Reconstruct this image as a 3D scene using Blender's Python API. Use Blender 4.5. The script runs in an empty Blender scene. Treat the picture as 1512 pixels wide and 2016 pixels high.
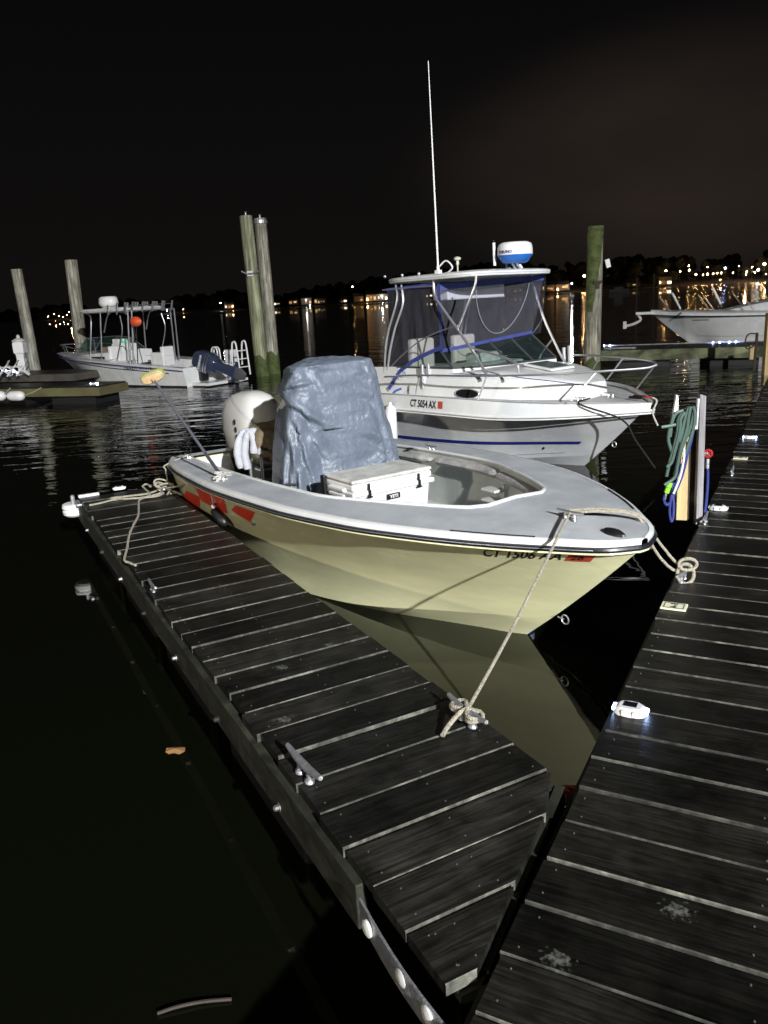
import bpy, bmesh, math, random
from math import sin, cos, pi, radians, atan2, sqrt, exp
from mathutils import Vector as V, Matrix, noise
random.seed(11)
S = bpy.context.scene; C = S.collection

# ---------------------------------------------------------------- camera
FPX, CAMH, PITCH, ROLL = 1570.0, 2.25, radians(14.88), radians(3.09)
_f = V((0, cos(PITCH), -sin(PITCH))); _u0 = V((0, sin(PITCH), cos(PITCH))); _r0 = V((1, 0, 0))
_R = _r0*cos(ROLL) - _u0*sin(ROLL); _U = _u0*cos(ROLL) + _r0*sin(ROLL)
cam = bpy.data.cameras.new('camera'); co = bpy.data.objects.new('camera', cam); C.objects.link(co)
co.matrix_world = Matrix(((_R.x, _U.x, -_f.x, 0), (_R.y, _U.y, -_f.y, 0), (_R.z, _U.z, -_f.z, CAMH), (0, 0, 0, 1)))
cam.sensor_fit = 'HORIZONTAL'; cam.sensor_width = 36; cam.lens = 36*FPX/1512; cam.clip_end = 5000; cam.clip_start = .05
S.camera = co
S.view_settings.view_transform = 'Standard'; S.view_settings.look = 'None'; S.view_settings.exposure = 0; S.view_settings.gamma = 1
S.cycles.use_denoising = True
S.cycles.max_bounces = 10; S.cycles.transparent_max_bounces = 12

# ---------------------------------------------------------------- night sky: a faint town glow on low cloud
W = bpy.data.worlds.new('World'); S.world = W; W.use_nodes = True
nt = W.node_tree; nt.nodes.clear(); N = nt.nodes.new; Lk = nt.links.new
out = N('ShaderNodeOutputWorld'); bg = N('ShaderNodeBackground'); tc = N('ShaderNodeTexCoord')
nz = N('ShaderNodeTexNoise'); nz.inputs['Scale'].default_value = 2.2; nz.inputs['Detail'].default_value = 5
mp = N('ShaderNodeMapping'); mp.inputs['Scale'].default_value = (1, 1, 3.0); Lk(tc.outputs['Generated'], mp.inputs['Vector']); Lk(mp.outputs[0], nz.inputs['Vector'])
dt = N('ShaderNodeVectorMath'); dt.operation = 'DOT_PRODUCT'
gd = V((.40, 1, .13*2.6)).normalized(); dt.inputs[1].default_value = gd
nrm = N('ShaderNodeVectorMath'); nrm.operation = 'NORMALIZE'; Lk(tc.outputs['Generated'], nrm.inputs[0]); ms_ = N('ShaderNodeVectorMath'); ms_.operation = 'MULTIPLY'; ms_.inputs[1].default_value = (1, 1, 2.6); Lk(nrm.outputs[0], ms_.inputs[0]); mn_ = N('ShaderNodeVectorMath'); mn_.operation = 'NORMALIZE'; Lk(ms_.outputs[0], mn_.inputs[0]); Lk(mn_.outputs[0], dt.inputs[0])
rmp = N('ShaderNodeMapRange'); rmp.inputs[1].default_value = .935; rmp.inputs[2].default_value = 1.0; rmp.interpolation_type = 'SMOOTHERSTEP'
Lk(dt.outputs['Value'], rmp.inputs[0])
nr = N('ShaderNodeMapRange'); nr.inputs[1].default_value = .3; nr.inputs[2].default_value = .75; nr.inputs[3].default_value = .35; nr.inputs[4].default_value = 1.2; Lk(nz.outputs[0], nr.inputs[0])
mu = N('ShaderNodeMath'); mu.operation = 'MULTIPLY'; Lk(rmp.outputs[0], mu.inputs[0]); Lk(nr.outputs[0], mu.inputs[1])
sx = N('ShaderNodeSeparateXYZ'); Lk(nrm.outputs[0], sx.inputs[0])
zr = N('ShaderNodeMapRange'); zr.inputs[1].default_value = 0; zr.inputs[2].default_value = .45; Lk(sx.outputs[2], zr.inputs[0])
m1 = N('ShaderNodeMix'); m1.data_type = 'RGBA'; m1.inputs[6].default_value = (.0056, .0050, .0046, 1); m1.inputs[7].default_value = (.0016, .0016, .0021, 1)
Lk(zr.outputs[0], m1.inputs[0])
m2 = N('ShaderNodeMix'); m2.data_type = 'RGBA'; m2.inputs[7].default_value = (.021, .0155, .0125, 1)
Lk(mu.outputs[0], m2.inputs[0]); Lk(m1.outputs[2], m2.inputs[6]); Lk(m2.outputs[2], bg.inputs[0]); bg.inputs[1].default_value = 1.0
Lk(bg.outputs[0], out.inputs[0])

# ---------------------------------------------------------------- the marina's flood lamp, on its pole behind the camera
LAMP = V((13.2, -27.4, 15.4))
ld = bpy.data.lights.new('flood_light', 'POINT'); ld.energy = 118000; ld.color = (.97, .985, 1.0); ld.shadow_soft_size = .28
lo = bpy.data.objects.new('flood_light', ld); lo.location = LAMP; C.objects.link(lo)

FILL_LAMP = V((-27, -24, 10.5))      # weaker fill lamp, added to lift the shaded sides; its place is assumed
ld2 = bpy.data.lights.new('fill_light', 'POINT'); ld2.energy = 17000; ld2.color = (1, .9, .76); ld2.shadow_soft_size = .5
lo2 = bpy.data.objects.new('fill_light', ld2); lo2.location = FILL_LAMP; C.objects.link(lo2)

# ---------------------------------------------------------------- helpers
def ray(px, py): return _f + _R*((px-756)/FPX) - _U*((py-1008)/FPX)
def P(px, py, z=0.0):
    d = ray(px, py); return V((0, 0, CAMH)) + d*((z-CAMH)/d.z)
def PY(px, py, y):
    d = ray(px, py); return V((0, 0, CAMH)) + d*(y/d.y)
def proj(p):
    v = V(p) - V((0, 0, CAMH)); z = v.dot(_f); return 756+FPX*v.dot(_R)/z, 1008-FPX*v.dot(_U)/z
def nrm3(x, y, z): return V((x, y, z))

def mat(name, col, rough=.5, metal=0, var=0, vscale=4, bump=0, bscale=20, spec=.5, col2=None, trans=None, emis=None, island=0, coat=0, stretch=None, rot=0, grain=None):
    m = bpy.data.materials.new(name); m.use_nodes = True; t = m.node_tree; b = t.nodes['Principled BSDF']
    b.inputs['Base Color'].default_value = (*col, 1); b.inputs['Roughness'].default_value = rough; b.inputs['Metallic'].default_value = metal
    b.inputs['Specular IOR Level'].default_value = spec
    if coat: b.inputs['Coat Weight'].default_value = coat; b.inputs['Coat Roughness'].default_value = .08
    n = t.nodes.new; l = t.links.new
    tcn = n('ShaderNodeTexCoord'); src = tcn.outputs['Object']
    if rot:
        mpr = n('ShaderNodeMapping'); mpr.inputs['Rotation'].default_value = (0, 0, rot); l(src, mpr.inputs[0]); src = mpr.outputs[0]
    if stretch:
        mpn = n('ShaderNodeMapping'); mpn.inputs['Scale'].default_value = stretch; l(src, mpn.inputs[0]); src = mpn.outputs[0]
    if var or col2:
        nn = n('ShaderNodeTexNoise'); nn.inputs['Scale'].default_value = vscale; nn.inputs['Detail'].default_value = 6; nn.inputs['Roughness'].default_value = .62
        l(src, nn.inputs['Vector'])
        mr = n('ShaderNodeMapRange'); mr.inputs[1].default_value = .32; mr.inputs[2].default_value = .68; l(nn.outputs[0], mr.inputs[0])
        mx = n('ShaderNodeMix'); mx.data_type = 'RGBA'
        mx.inputs[6].default_value = (*[c*(1-var) for c in col], 1); mx.inputs[7].default_value = (*(col2 or [min(1, c*(1+var)) for c in col]), 1)
        l(mr.outputs[0], mx.inputs[0]); cs = mx.outputs[2]
        if island:
            g = n('ShaderNodeNewGeometry'); r2 = n('ShaderNodeMapRange'); r2.inputs[3].default_value = 1-island; r2.inputs[4].default_value = 1+island
            l(g.outputs['Random Per Island'], r2.inputs[0]); vm = n('ShaderNodeVectorMath'); vm.operation = 'SCALE'; l(cs, vm.inputs[0]); l(r2.outputs[0], vm.inputs['Scale']); cs = vm.outputs[0]
        if grain:
            gm = n('ShaderNodeMapping'); gm.inputs['Scale'].default_value = grain; l(src, gm.inputs[0]); gn = n('ShaderNodeTexNoise'); gn.inputs['Scale'].default_value = 1; gn.inputs['Detail'].default_value = 4; gn.inputs['Distortion'].default_value = 1.2
            l(gm.outputs[0], gn.inputs['Vector']); gr = n('ShaderNodeMapRange'); gr.inputs[1].default_value = .35; gr.inputs[2].default_value = .68; gr.inputs[3].default_value = .5; gr.inputs[4].default_value = 1.65; l(gn.outputs[0], gr.inputs[0])
            gv = n('ShaderNodeVectorMath'); gv.operation = 'SCALE'; l(cs, gv.inputs[0]); l(gr.outputs[0], gv.inputs['Scale']); cs = gv.outputs[0]
            gb = n('ShaderNodeBump'); gb.inputs['Strength'].default_value = .5; gb.inputs['Distance'].default_value = .004; l(gn.outputs[0], gb.inputs['Height']); l(gb.outputs[0], b.inputs['Normal']); bump = 0
        l(cs, b.inputs['Base Color'])
        rr = n('ShaderNodeMapRange'); rr.inputs[3].default_value = max(.03, rough-.1); rr.inputs[4].default_value = min(1, rough+.12); l(nn.outputs[0], rr.inputs[0]); l(rr.outputs[0], b.inputs['Roughness'])
    if bump:
        n2 = n('ShaderNodeTexNoise'); n2.inputs['Scale'].default_value = bscale; n2.inputs['Detail'].default_value = 5; l(src, n2.inputs['Vector'])
        bp = n('ShaderNodeBump'); bp.inputs['Strength'].default_value = bump; bp.inputs['Distance'].default_value = .02; l(n2.outputs[0], bp.inputs['Height']); l(bp.outputs[0], b.inputs['Normal'])
    if emis: b.inputs['Emission Color'].default_value = (*emis[0], 1); b.inputs['Emission Strength'].default_value = emis[1]
    if trans is not None:
        tr = n('ShaderNodeBsdfTransparent'); tr.inputs[0].default_value = (*trans[1], 1); ms = n('ShaderNodeMixShader'); ms.inputs[0].default_value = trans[0]
        o = t.nodes['Material Output']; l(b.outputs[0], ms.inputs[1]); l(tr.outputs[0], ms.inputs[2]); l(ms.outputs[0], o.inputs[0])
    return m

class MB:
    def __init__(s): s.v = []; s.f = []; s.m = []; s.mi = 0
    def add(s, vs, fs, mi=None):
        o = len(s.v); s.v += [V(p) for p in vs]; s.f += [tuple(i+o for i in f) for f in fs]; s.m += [s.mi if mi is None else mi]*len(fs); return s
    def box(s, c, d, ax=None, mi=None):
        ax = ax or (V((1, 0, 0)), V((0, 1, 0)), V((0, 0, 1))); c = V(c)
        vs = [c + ax[0]*(d[0]/2*i) + ax[1]*(d[1]/2*j) + ax[2]*(d[2]/2*k) for i in (-1, 1) for j in (-1, 1) for k in (-1, 1)]
        return s.add(vs, [(0, 1, 3, 2), (4, 6, 7, 5), (0, 4, 5, 1), (2, 3, 7, 6), (0, 2, 6, 4), (1, 5, 7, 3)], mi)
    def prism(s, poly, off, mi=None):
        n = len(poly); off = V(off); vs = [V(p) for p in poly] + [V(p)+off for p in poly]
        return s.add(vs, [tuple(range(n))[::-1], tuple(range(n, 2*n))] + [(i, (i+1) % n, n+(i+1) % n, n+i) for i in range(n)], mi)
    def rings(s, rs, closed=True, cap=True, mi=None):
        n = len(rs[0]); vs = [p for r in rs for p in r]; fs = []
        for i in range(len(rs)-1):
            for j in range(n if closed else n-1):
                a = i*n+j; b = i*n+(j+1) % n; fs.append((a, b, b+n, a+n))
        if cap and closed: fs += [tuple(range(n))[::-1], tuple(range((len(rs)-1)*n, len(rs)*n))]
        return s.add(vs, fs, mi)
    def tube(s, pts, r, n=8, mi=None, cap=True, flat=1.0):
        pts = [V(p) for p in pts]; rs = []; rad = r if hasattr(r, '__len__') else [r]*len(pts); pu = None
        for i, p in enumerate(pts):
            t = (pts[min(i+1, len(pts)-1)] - pts[max(i-1, 0)]).normalized()
            if pu is None: pu = t.orthogonal().normalized() if abs(t.z) > .95 else V((0, 0, 1)).cross(t).normalized()
            pu = (pu - t*pu.dot(t)).normalized(); w = t.cross(pu)
            rs.append([p + pu*(rad[i]*cos(2*pi*k/n)) + w*(rad[i]*flat*sin(2*pi*k/n)) for k in range(n)])
        return s.rings(rs, True, cap, mi)
    def lathe(s, prof, o=(0, 0, 0), n=20, ax=None, mi=None, sx=1, sy=1):
        ax = ax or (V((1, 0, 0)), V((0, 1, 0)), V((0, 0, 1))); o = V(o)
        return s.rings([[o + ax[0]*(r*sx*cos(2*pi*k/n)) + ax[1]*(r*sy*sin(2*pi*k/n)) + ax[2]*z for k in range(n)] for r, z in prof], True, True, mi)
    def ball(s, c, r, n=12, mi=None, sc=(1, 1, 1)):
        c = V(c); return s.rings([[c + V((r*sc[0]*sin(pi*i/n)*cos(2*pi*k/n), r*sc[1]*sin(pi*i/n)*sin(2*pi*k/n), -r*sc[2]*cos(pi*i/n))) for k in range(n)] for i in [.08]+list(range(1, n))+[n-.08]], True, True, mi)
    def build(s, name, m, parent=None, smooth=False, bevel=0, org=None, weld=False):
        me = bpy.data.meshes.new(name); o = bpy.data.objects.new(name, me)
        off = V((0, 0, 0))
        if parent is None:
            if org is None:
                xs = [p.x for p in s.v]; ys = [p.y for p in s.v]; org = ((min(xs)+max(xs))/2, (min(ys)+max(ys))/2, min(p.z for p in s.v))
            off = V(org); o.location = off
        me.from_pydata([tuple(p-off) for p in s.v], [], s.f)
        for mm in (m if isinstance(m, (list, tuple)) else [m]): me.materials.append(mm)
        me.polygons.foreach_set('material_index', s.m)
        bm = bmesh.new(); bm.from_mesh(me)
        if weld: bmesh.ops.remove_doubles(bm, verts=bm.verts, dist=1e-5)
        bmesh.ops.recalc_face_normals(bm, faces=bm.faces)
        if smooth:
            for f in bm.faces: f.smooth = True
            for e in bm.edges:
                if len(e.link_faces) == 2 and e.calc_face_angle(0) > radians(smooth if smooth is not True else 38): e.smooth = False
        bm.to_mesh(me); bm.free(); me.update()
        if parent: o.parent = parent
        C.objects.link(o)
        if bevel:
            md = o.modifiers.new('bevel', 'BEVEL'); md.width = bevel; md.segments = 2; md.limit_method = 'ANGLE'; md.angle_limit = radians(40)
        return o

def tag(o, label=None, cat=None, group=None, kind=None):
    if label: o['label'] = label
    if cat: o['category'] = cat
    if group: o['group'] = group
    if kind: o['kind'] = kind
    return o
def empty(name, loc, rz=0, **k):
    o = bpy.data.objects.new(name, None); o.location = loc; o.rotation_euler = (0, 0, rz); o.empty_display_size = .1; C.objects.link(o); return tag(o, **k)
def copy_tree(o, parent=None):
    c = o.copy(); C.objects.link(c); c.parent = parent
    for ch in list(o.children): copy_tree(ch, c)
    return c
def smooth_path(pts, k=8):
    pts = [V(p) for p in pts]; q = [pts[0]*2-pts[1]] + pts + [pts[-1]*2-pts[-2]]; r = []
    for i in range(1, len(q)-2):
        a, b, c, d = q[i-1:i+3]
        for j in range(k):
            t = j/k; r.append(.5*((2*b)+(c-a)*t+(2*a-5*b+4*c-d)*t*t+(3*b-a-3*c+d)*t**3))
    return r + [pts[-1]]
def interp(x, xs, ys):
    if x <= xs[0]: return ys[0]
    for i in range(len(xs)-1):
        if x <= xs[i+1]:
            t = (x-xs[i])/(xs[i+1]-xs[i])
            # monotone smooth
            def sl(j):
                if j <= 0 or j >= len(xs)-1: return None
                a = (ys[j]-ys[j-1])/(xs[j]-xs[j-1]); b = (ys[j+1]-ys[j])/(xs[j+1]-xs[j])
                return 0 if a*b <= 0 else 2*a*b/(a+b)
            h = xs[i+1]-xs[i]; d = (ys[i+1]-ys[i])/h
            m0 = sl(i); m1_ = sl(i+1); m0 = d if m0 is None else m0; m1_ = d if m1_ is None else m1_
            t2 = t*t; t3 = t2*t
            return (2*t3-3*t2+1)*ys[i]+(t3-2*t2+t)*h*m0+(-2*t3+3*t2)*ys[i+1]+(t3-t2)*h*m1_
    return ys[-1]
def text_mesh(txt, size, bold=0.0):
    cu = bpy.data.curves.new('lettering', 'FONT'); cu.body = txt; cu.size = size; cu.resolution_u = 3; cu.offset = bold; cu.align_x = 'LEFT'
    o = bpy.data.objects.new('lettering_tmp', cu); C.objects.link(o); dg = bpy.context.evaluated_depsgraph_get(); me = o.evaluated_get(dg).to_mesh()
    vs = [V(v.co) for v in me.vertices]; fs = [tuple(p.vertices) for p in me.polygons]
    o.evaluated_get(dg).to_mesh_clear(); bpy.data.objects.remove(o); bpy.data.curves.remove(cu); return vs, fs

class Frame:
    def __init__(s, x, y, ax, ay):
        L = sqrt(ax*ax+ay*ay); s.o = V((x, y, 0)); s.a = V((ax/L, ay/L, 0)); s.n = V((-ay/L, ax/L, 0)); s.rz = atan2(ay, ax)
    def w(s, x, y, z): return s.o + s.a*x + s.n*y + V((0, 0, z))
    def l(s, p): d = V(p)-s.o; return V((d.dot(s.a), d.dot(s.n), p[2]))
    def at(s, px, py, x=None, y=None, z=None):
        d = ray(px, py); c = V((0, 0, CAMH))
        if z is not None: k = (z-CAMH)/d.z
        elif y is not None: k = (y-(c-s.o).dot(s.n))/d.dot(s.n)
        else: k = (x-(c-s.o).dot(s.a))/d.dot(s.a)
        return s.l(c+d*k)

# ---------------------------------------------------------------- materials
M = {}
FANG, MANG = atan2(.887, -.46), atan2(.881, .4735)
M['plank'] = mat('wet_dark_deck_boards', (.019, .0175, .014), .40, var=.55, vscale=5, island=.40, bump=.5, bscale=9, stretch=(1, 1, 1), spec=.35)
M['plank_f'] = mat('wet_dark_finger_boards', (.011, .0105, .0085), .42, var=.55, vscale=5, col2=(.0205, .0195, .0165), island=.60, spec=.35, rot=-FANG, grain=(60, 3.5, 8))
M['plank_m'] = mat('wet_dark_walkway_boards', (.0088, .0082, .0066), .40, var=.55, vscale=5, col2=(.0165, .0155, .0125), island=.60, spec=.35, rot=-MANG, grain=(60, 3.5, 8))
M['plank_edge'] = mat('lit_board_edges', (.022, .022, .018), .8, var=.3, vscale=7, col2=(.13, .13, .105), island=.5, grain=(16, 16, 16))  # paler edge colour paints in the lamplight caught along the boards
M['fascia'] = mat('algae_stained_timber', (.014, .014, .010), .7, var=.6, vscale=4, col2=(.034, .036, .022), grain=(5, 5, 14))
M['float'] = mat('black_float_plastic', (.012, .012, .013), .5)
M['screw'] = mat('screw_heads', (.17, .17, .16), .4, metal=.6)
M['galv'] = mat('galvanized_steel', (.50, .51, .54), .42, metal=.75, var=.2, vscale=30, bump=.25, bscale=90)
M['steel'] = mat('polished_stainless', (.80, .80, .83), .30, metal=.85)
M['steel_d'] = mat('dull_aluminium', (.55, .56, .6), .34, metal=.9)
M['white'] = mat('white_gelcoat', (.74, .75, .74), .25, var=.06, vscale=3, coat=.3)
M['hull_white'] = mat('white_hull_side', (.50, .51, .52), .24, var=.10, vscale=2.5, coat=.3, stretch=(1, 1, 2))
M['white_p'] = mat('white_plastic', (.76, .76, .75), .38, var=.04, vscale=8)
M['white_dirty'] = mat('dirty_white_plastic', (.62, .62, .58), .5, var=.25, vscale=9)
M['cream'] = mat('cream_yellow_gelcoat', (.82, .80, .48), .24, var=.10, vscale=2.2, coat=.35, stretch=(.6, .6, 2.4))
M['deck'] = mat('grey_nonskid_deck', (.47, .495, .525), .62, var=.16, vscale=3.2, bump=.35, bscale=220)
M['liner'] = mat('cockpit_liner', (.50, .52, .48), .5, var=.15, vscale=3)
M['vinyl'] = mat('grey_bolster_vinyl', (.38, .375, .37), .5, var=.25, vscale=14, bump=.3, bscale=60)
M['rubber'] = mat('black_rubber_rail', (.014, .015, .022), .28, var=.3, vscale=20)
M['black'] = mat('black_plastic', (.012, .012, .013), .4)
M['red'] = mat('red_vinyl_patch', (.88, .07, .03), .35, var=.15, vscale=9)
M['sticker'] = mat('orange_red_sticker', (.50, .07, .035), .5)
M['bottom'] = mat('green_bottom_paint', (.01, .06, .05), .6, var=.4, vscale=6)
M['bottom_b'] = mat('dark_bottom_paint', (.012, .014, .02), .7)
M['tarp'] = mat('blue_grey_tarp', (.140, .166, .212), .40, var=.16, vscale=4, bump=.6, bscale=22)
M['tan'] = mat('tan_canvas', (.16, .125, .075), .75, var=.2, vscale=8, bump=.4, bscale=30)
M['towel'] = mat('pale_towelling', (.48, .49, .53), .85, bump=.5, bscale=60)
M['cowl'] = mat('silver_white_cowling', (.68, .67, .64), .16, coat=.8)
M['olive'] = mat('grey_olive_engine_casting', (.12, .115, .095), .45)
M['rope'] = mat('weathered_dock_rope', (.50, .46, .36), .85, var=.3, vscale=60, bump=1.0, bscale=160)
M['rope_w'] = mat('white_dock_rope', (.68, .67, .62), .85, var=.2, vscale=60, bump=1.0, bscale=160)
M['rope_k'] = mat('black_rope', (.012, .012, .012), .8, bump=.8, bscale=160)
M['rope_r'] = mat('red_flecked_rope', (.55, .06, .05), .8, bump=.8, bscale=160)
M['rope_b'] = mat('blue_rope', (.03, .12, .45), .7, bump=.8, bscale=120)
M['navy'] = mat('navy_blue_stripe', (.012, .02, .16), .3)
M['canvas_b'] = mat('royal_blue_canvas', (.035, .05, .22), .7, var=.2, vscale=8, bump=.3, bscale=60)
M['glass'] = mat('tinted_windshield', (.03, .05, .05), .06, spec=.9, trans=(.68, (.75, .85, .82)))
M['clear'] = mat('clear_vinyl_panel', (.20, .20, .24), .14, spec=1.2, bump=1.0, bscale=6, stretch=(1, 1, .35), trans=(.82, (.86, .86, .93)))
M['seat'] = mat('cream_seat_vinyl', (.55, .53, .44), .6, var=.1)
M['dark_glass'] = mat('dark_window', (.01, .011, .012), .08, spec=.8)
M['navy_eng'] = mat('navy_engine_paint', (.035, .045, .085), .22, coat=.6)
M['pile'] = mat('weathered_piling', (.25, .238, .185), .85, var=.6, vscale=5, stretch=(1.6, 1.6, .35), grain=(9, 9, .9))
M['algae'] = mat('green_algae', (.075, .095, .028), .9, var=.5, vscale=7, bump=.5, bscale=30)
M['pile_g'] = mat('algae_tinted_piling', (.19, .20, .12), .85, var=.4, vscale=4, col2=(.28, .29, .18), stretch=(1.6, 1.6, .35), grain=(9, 9, .9))
M['hose'] = mat('green_garden_hose', (.075, .125, .105), .45, var=.1)
M['hose_b'] = mat('blue_hose', (.045, .06, .24), .4)
M['lime'] = mat('lime_nozzle', (.28, .80, .04), .45)
M['pine'] = mat('raw_pine_board', (.56, .42, .20), .7, var=.18, vscale=4, stretch=(6, 6, .5))
M['grey_wood'] = mat('grey_weathered_board', (.27, .26, .27), .8, var=.4, vscale=5, bump=.6, bscale=30, stretch=(3, 3, .3))
M['brown_wood'] = mat('dark_brown_post', (.045, .033, .024), .8, var=.3, vscale=5, stretch=(3, 3, .3))
M['sign'] = mat('cream_sign_plate', (.86, .85, .62), .5)
M['panel'] = mat('solar_cell', (.008, .009, .02), .12)
M['led'] = mat('led_lit', (.8, .85, 1), .4, emis=((.42, .58, 1), 28))
M['led_far'] = mat('led_lit_far', (.8, .85, 1), .4, emis=((.38, .52, 1), 320))
M['foam'] = mat('sponge_bristles', (.50, .50, .10), .9, bump=1.0, bscale=90)
M['wood'] = mat('pale_brush_block', (.56, .40, .20), .6, var=.15, vscale=20)
M['radar_blue'] = mat('blue_radar_base', (.02, .14, .50), .35)
M['orange'] = mat('orange_float', (.75, .10, .03), .5)
M['green_led'] = mat('green_screen', (.02, .3, .15), .4, emis=((.02, .55, .28), .7))
M['leaf'] = mat('dry_leaf', (.30, .16, .06), .8)
M['paper'] = mat('pale_litter', (.55, .55, .62), .8)
M['tree'] = mat('night_foliage', (.018, .022, .012), .95, var=.4, vscale=.3)
M['land'] = mat('dark_shore', (.02, .02, .016), .95, var=.4, vscale=.05)
M['house'] = mat('pale_house_wall', (.30, .27, .22), .85)
M['roof'] = mat('dark_roof', (.04, .035, .035), .85)
M['win'] = mat('lit_window', (.9, .6, .3), .5, emis=((1, .62, .24), .9))
M['win3'] = mat('dim_window', (.9, .6, .3), .5, emis=((1, .5, .2), .5))
M['win2'] = mat('lit_cool_window', (.9, .8, .7), .5, emis=((1, .85, .65), 2.6))
M['lamp_w'] = mat('warm_street_lamp_glow', (1, .7, .4), .5, emis=((1, .56, .22), 170))
M['lamp_c'] = mat('white_lamp_glow', (1, 1, 1), .5, emis=((.95, .9, .85), 170))
M['lamp_b'] = mat('blue_lamp_glow', (.7, .8, 1), .5, emis=((.35, .42, 1), 160))
M['pole'] = mat('dark_pole', (.05, .05, .05), .6)
M['stain'] = mat('droppings', (.20, .20, .185), .9, var=.5, vscale=80)

# ---------------------------------------------------------------- water
DZ = .506
wm = bpy.data.materials.new('harbour_water'); wm.use_nodes = True; t = wm.node_tree; b = t.nodes['Principled BSDF']
b.inputs['Base Color'].default_value = (.0034, .0041, .0019, 1); b.inputs['Roughness'].default_value = .012; b.inputs['IOR'].default_value = 1.5
n = t.nodes.new; l = t.links.new
g = n('ShaderNodeNewGeometry')
def wnoise(sc, det, stretch, dist=0.0):
    mp = n('ShaderNodeMapping'); mp.inputs['Scale'].default_value = stretch; mp.inputs['Rotation'].default_value = (0, 0, .25)
    q = n('ShaderNodeTexNoise'); q.inputs['Scale'].default_value = sc; q.inputs['Detail'].default_value = det; q.inputs['Distortion'].default_value = dist
    l(g.outputs['Position'], mp.inputs[0]); l(mp.outputs[0], q.inputs['Vector']); return q.outputs[0]
def math2(op, a, b_):
    q = n('ShaderNodeMath'); q.operation = op
    for i, x in enumerate((a, b_)):
        if hasattr(x, 'is_linked') or hasattr(x, 'node'): l(x, q.inputs[i])
        else: q.inputs[i].default_value = x
    return q.outputs[0]
sxyz = n('ShaderNodeSeparateXYZ'); l(g.outputs['Position'], sxyz.inputs[0])
# sheltered, nearly still water between the docks; wind ripple further out
calm = n('ShaderNodeMapRange'); calm.interpolation_type = 'SMOOTHSTEP'; calm.inputs[1].default_value = 7.5; calm.inputs[2].default_value = 17; calm.inputs[3].default_value = .035; calm.inputs[4].default_value = 1.0; l(sxyz.outputs[1], calm.inputs[0])
far = n('ShaderNodeMapRange'); far.interpolation_type = 'SMOOTHSTEP'; far.inputs[1].default_value = 30; far.inputs[2].default_value = 120; far.inputs[3].default_value = 0; far.inputs[4].default_value = 1; l(sxyz.outputs[1], far.inputs[0])
w1 = wnoise(1.5, 3, (.55, 1.3, 1), .8); w2 = wnoise(6, 2, (.6, 1.2, 1), .4); w3 = wnoise(.5, 2, (.5, 1, 1))
h1 = math2('MULTIPLY', w1, .085); h2 = math2('MULTIPLY', w2, .008); h3 = math2('MULTIPLY', w3, .10)
hh = math2('ADD', math2('ADD', h1, h2), h3); hh = math2('MULTIPLY', hh, calm.outputs[0])
wf = math2('MULTIPLY', math2('MULTIPLY', wnoise(1.1, 3, (1, 1, 1), .5), .22), far.outputs[0]); hh = math2('ADD', hh, wf)
bp = n('ShaderNodeBump'); bp.inputs['Strength'].default_value = .55; bp.inputs['Distance'].default_value = 1.0; l(hh, bp.inputs['Height']); l(bp.outputs[0], b.inputs['Normal'])
q = MB(); q.add([(-2500, -200, 0), (2500, -200, 0), (2500, 2600, 0), (-2500, 2600, 0)], [(0, 1, 2, 3)])
tag(q.build('water', wm, org=(0, 0, 0)), 'dark harbour water reflecting boats and shore lights', kind='structure')

# ---------------------------------------------------------------- docks
FING = Frame(-.332, 2.548, -.46, .887)       # x runs out along the finger, y = left side (+) ; its left edge is y=0
MAIN = Frame(.298, 1.881, .4735, .881)       # left edge y=0, deck extends to y<0

def plank_poly(q, A, B, Cc, D, z, ch=.0035, th=.038):
    """board: A-B one long side, D-C the other; chamfered long edges"""
    A, B, Cc, D = V(A), V(B), V(Cc), V(D)
    wa = (D-A).normalized()*ch; wb = (Cc-B).normalized()*ch; k = V((0, 0, 1))
    lo_ = [A-k*th, B-k*th, Cc-k*th, D-k*th]; mid = [A-k*ch, B-k*ch, Cc-k*ch, D-k*ch]; top = [A+wa, B+wb, Cc-wb, D-wa]
    vs = [p+k*z for p in lo_+mid+top]
    fs = [(3, 2, 1, 0), (8, 9, 10, 11), (1, 2, 6, 5), (3, 0, 4, 7), (5, 6, 10, 9), (7, 4, 8, 11)]
    q.add(vs, fs, 0)
    q.add(vs, [(0, 1, 5, 4), (2, 3, 7, 6), (4, 5, 9, 8), (6, 7, 11, 10)], 1)

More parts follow.
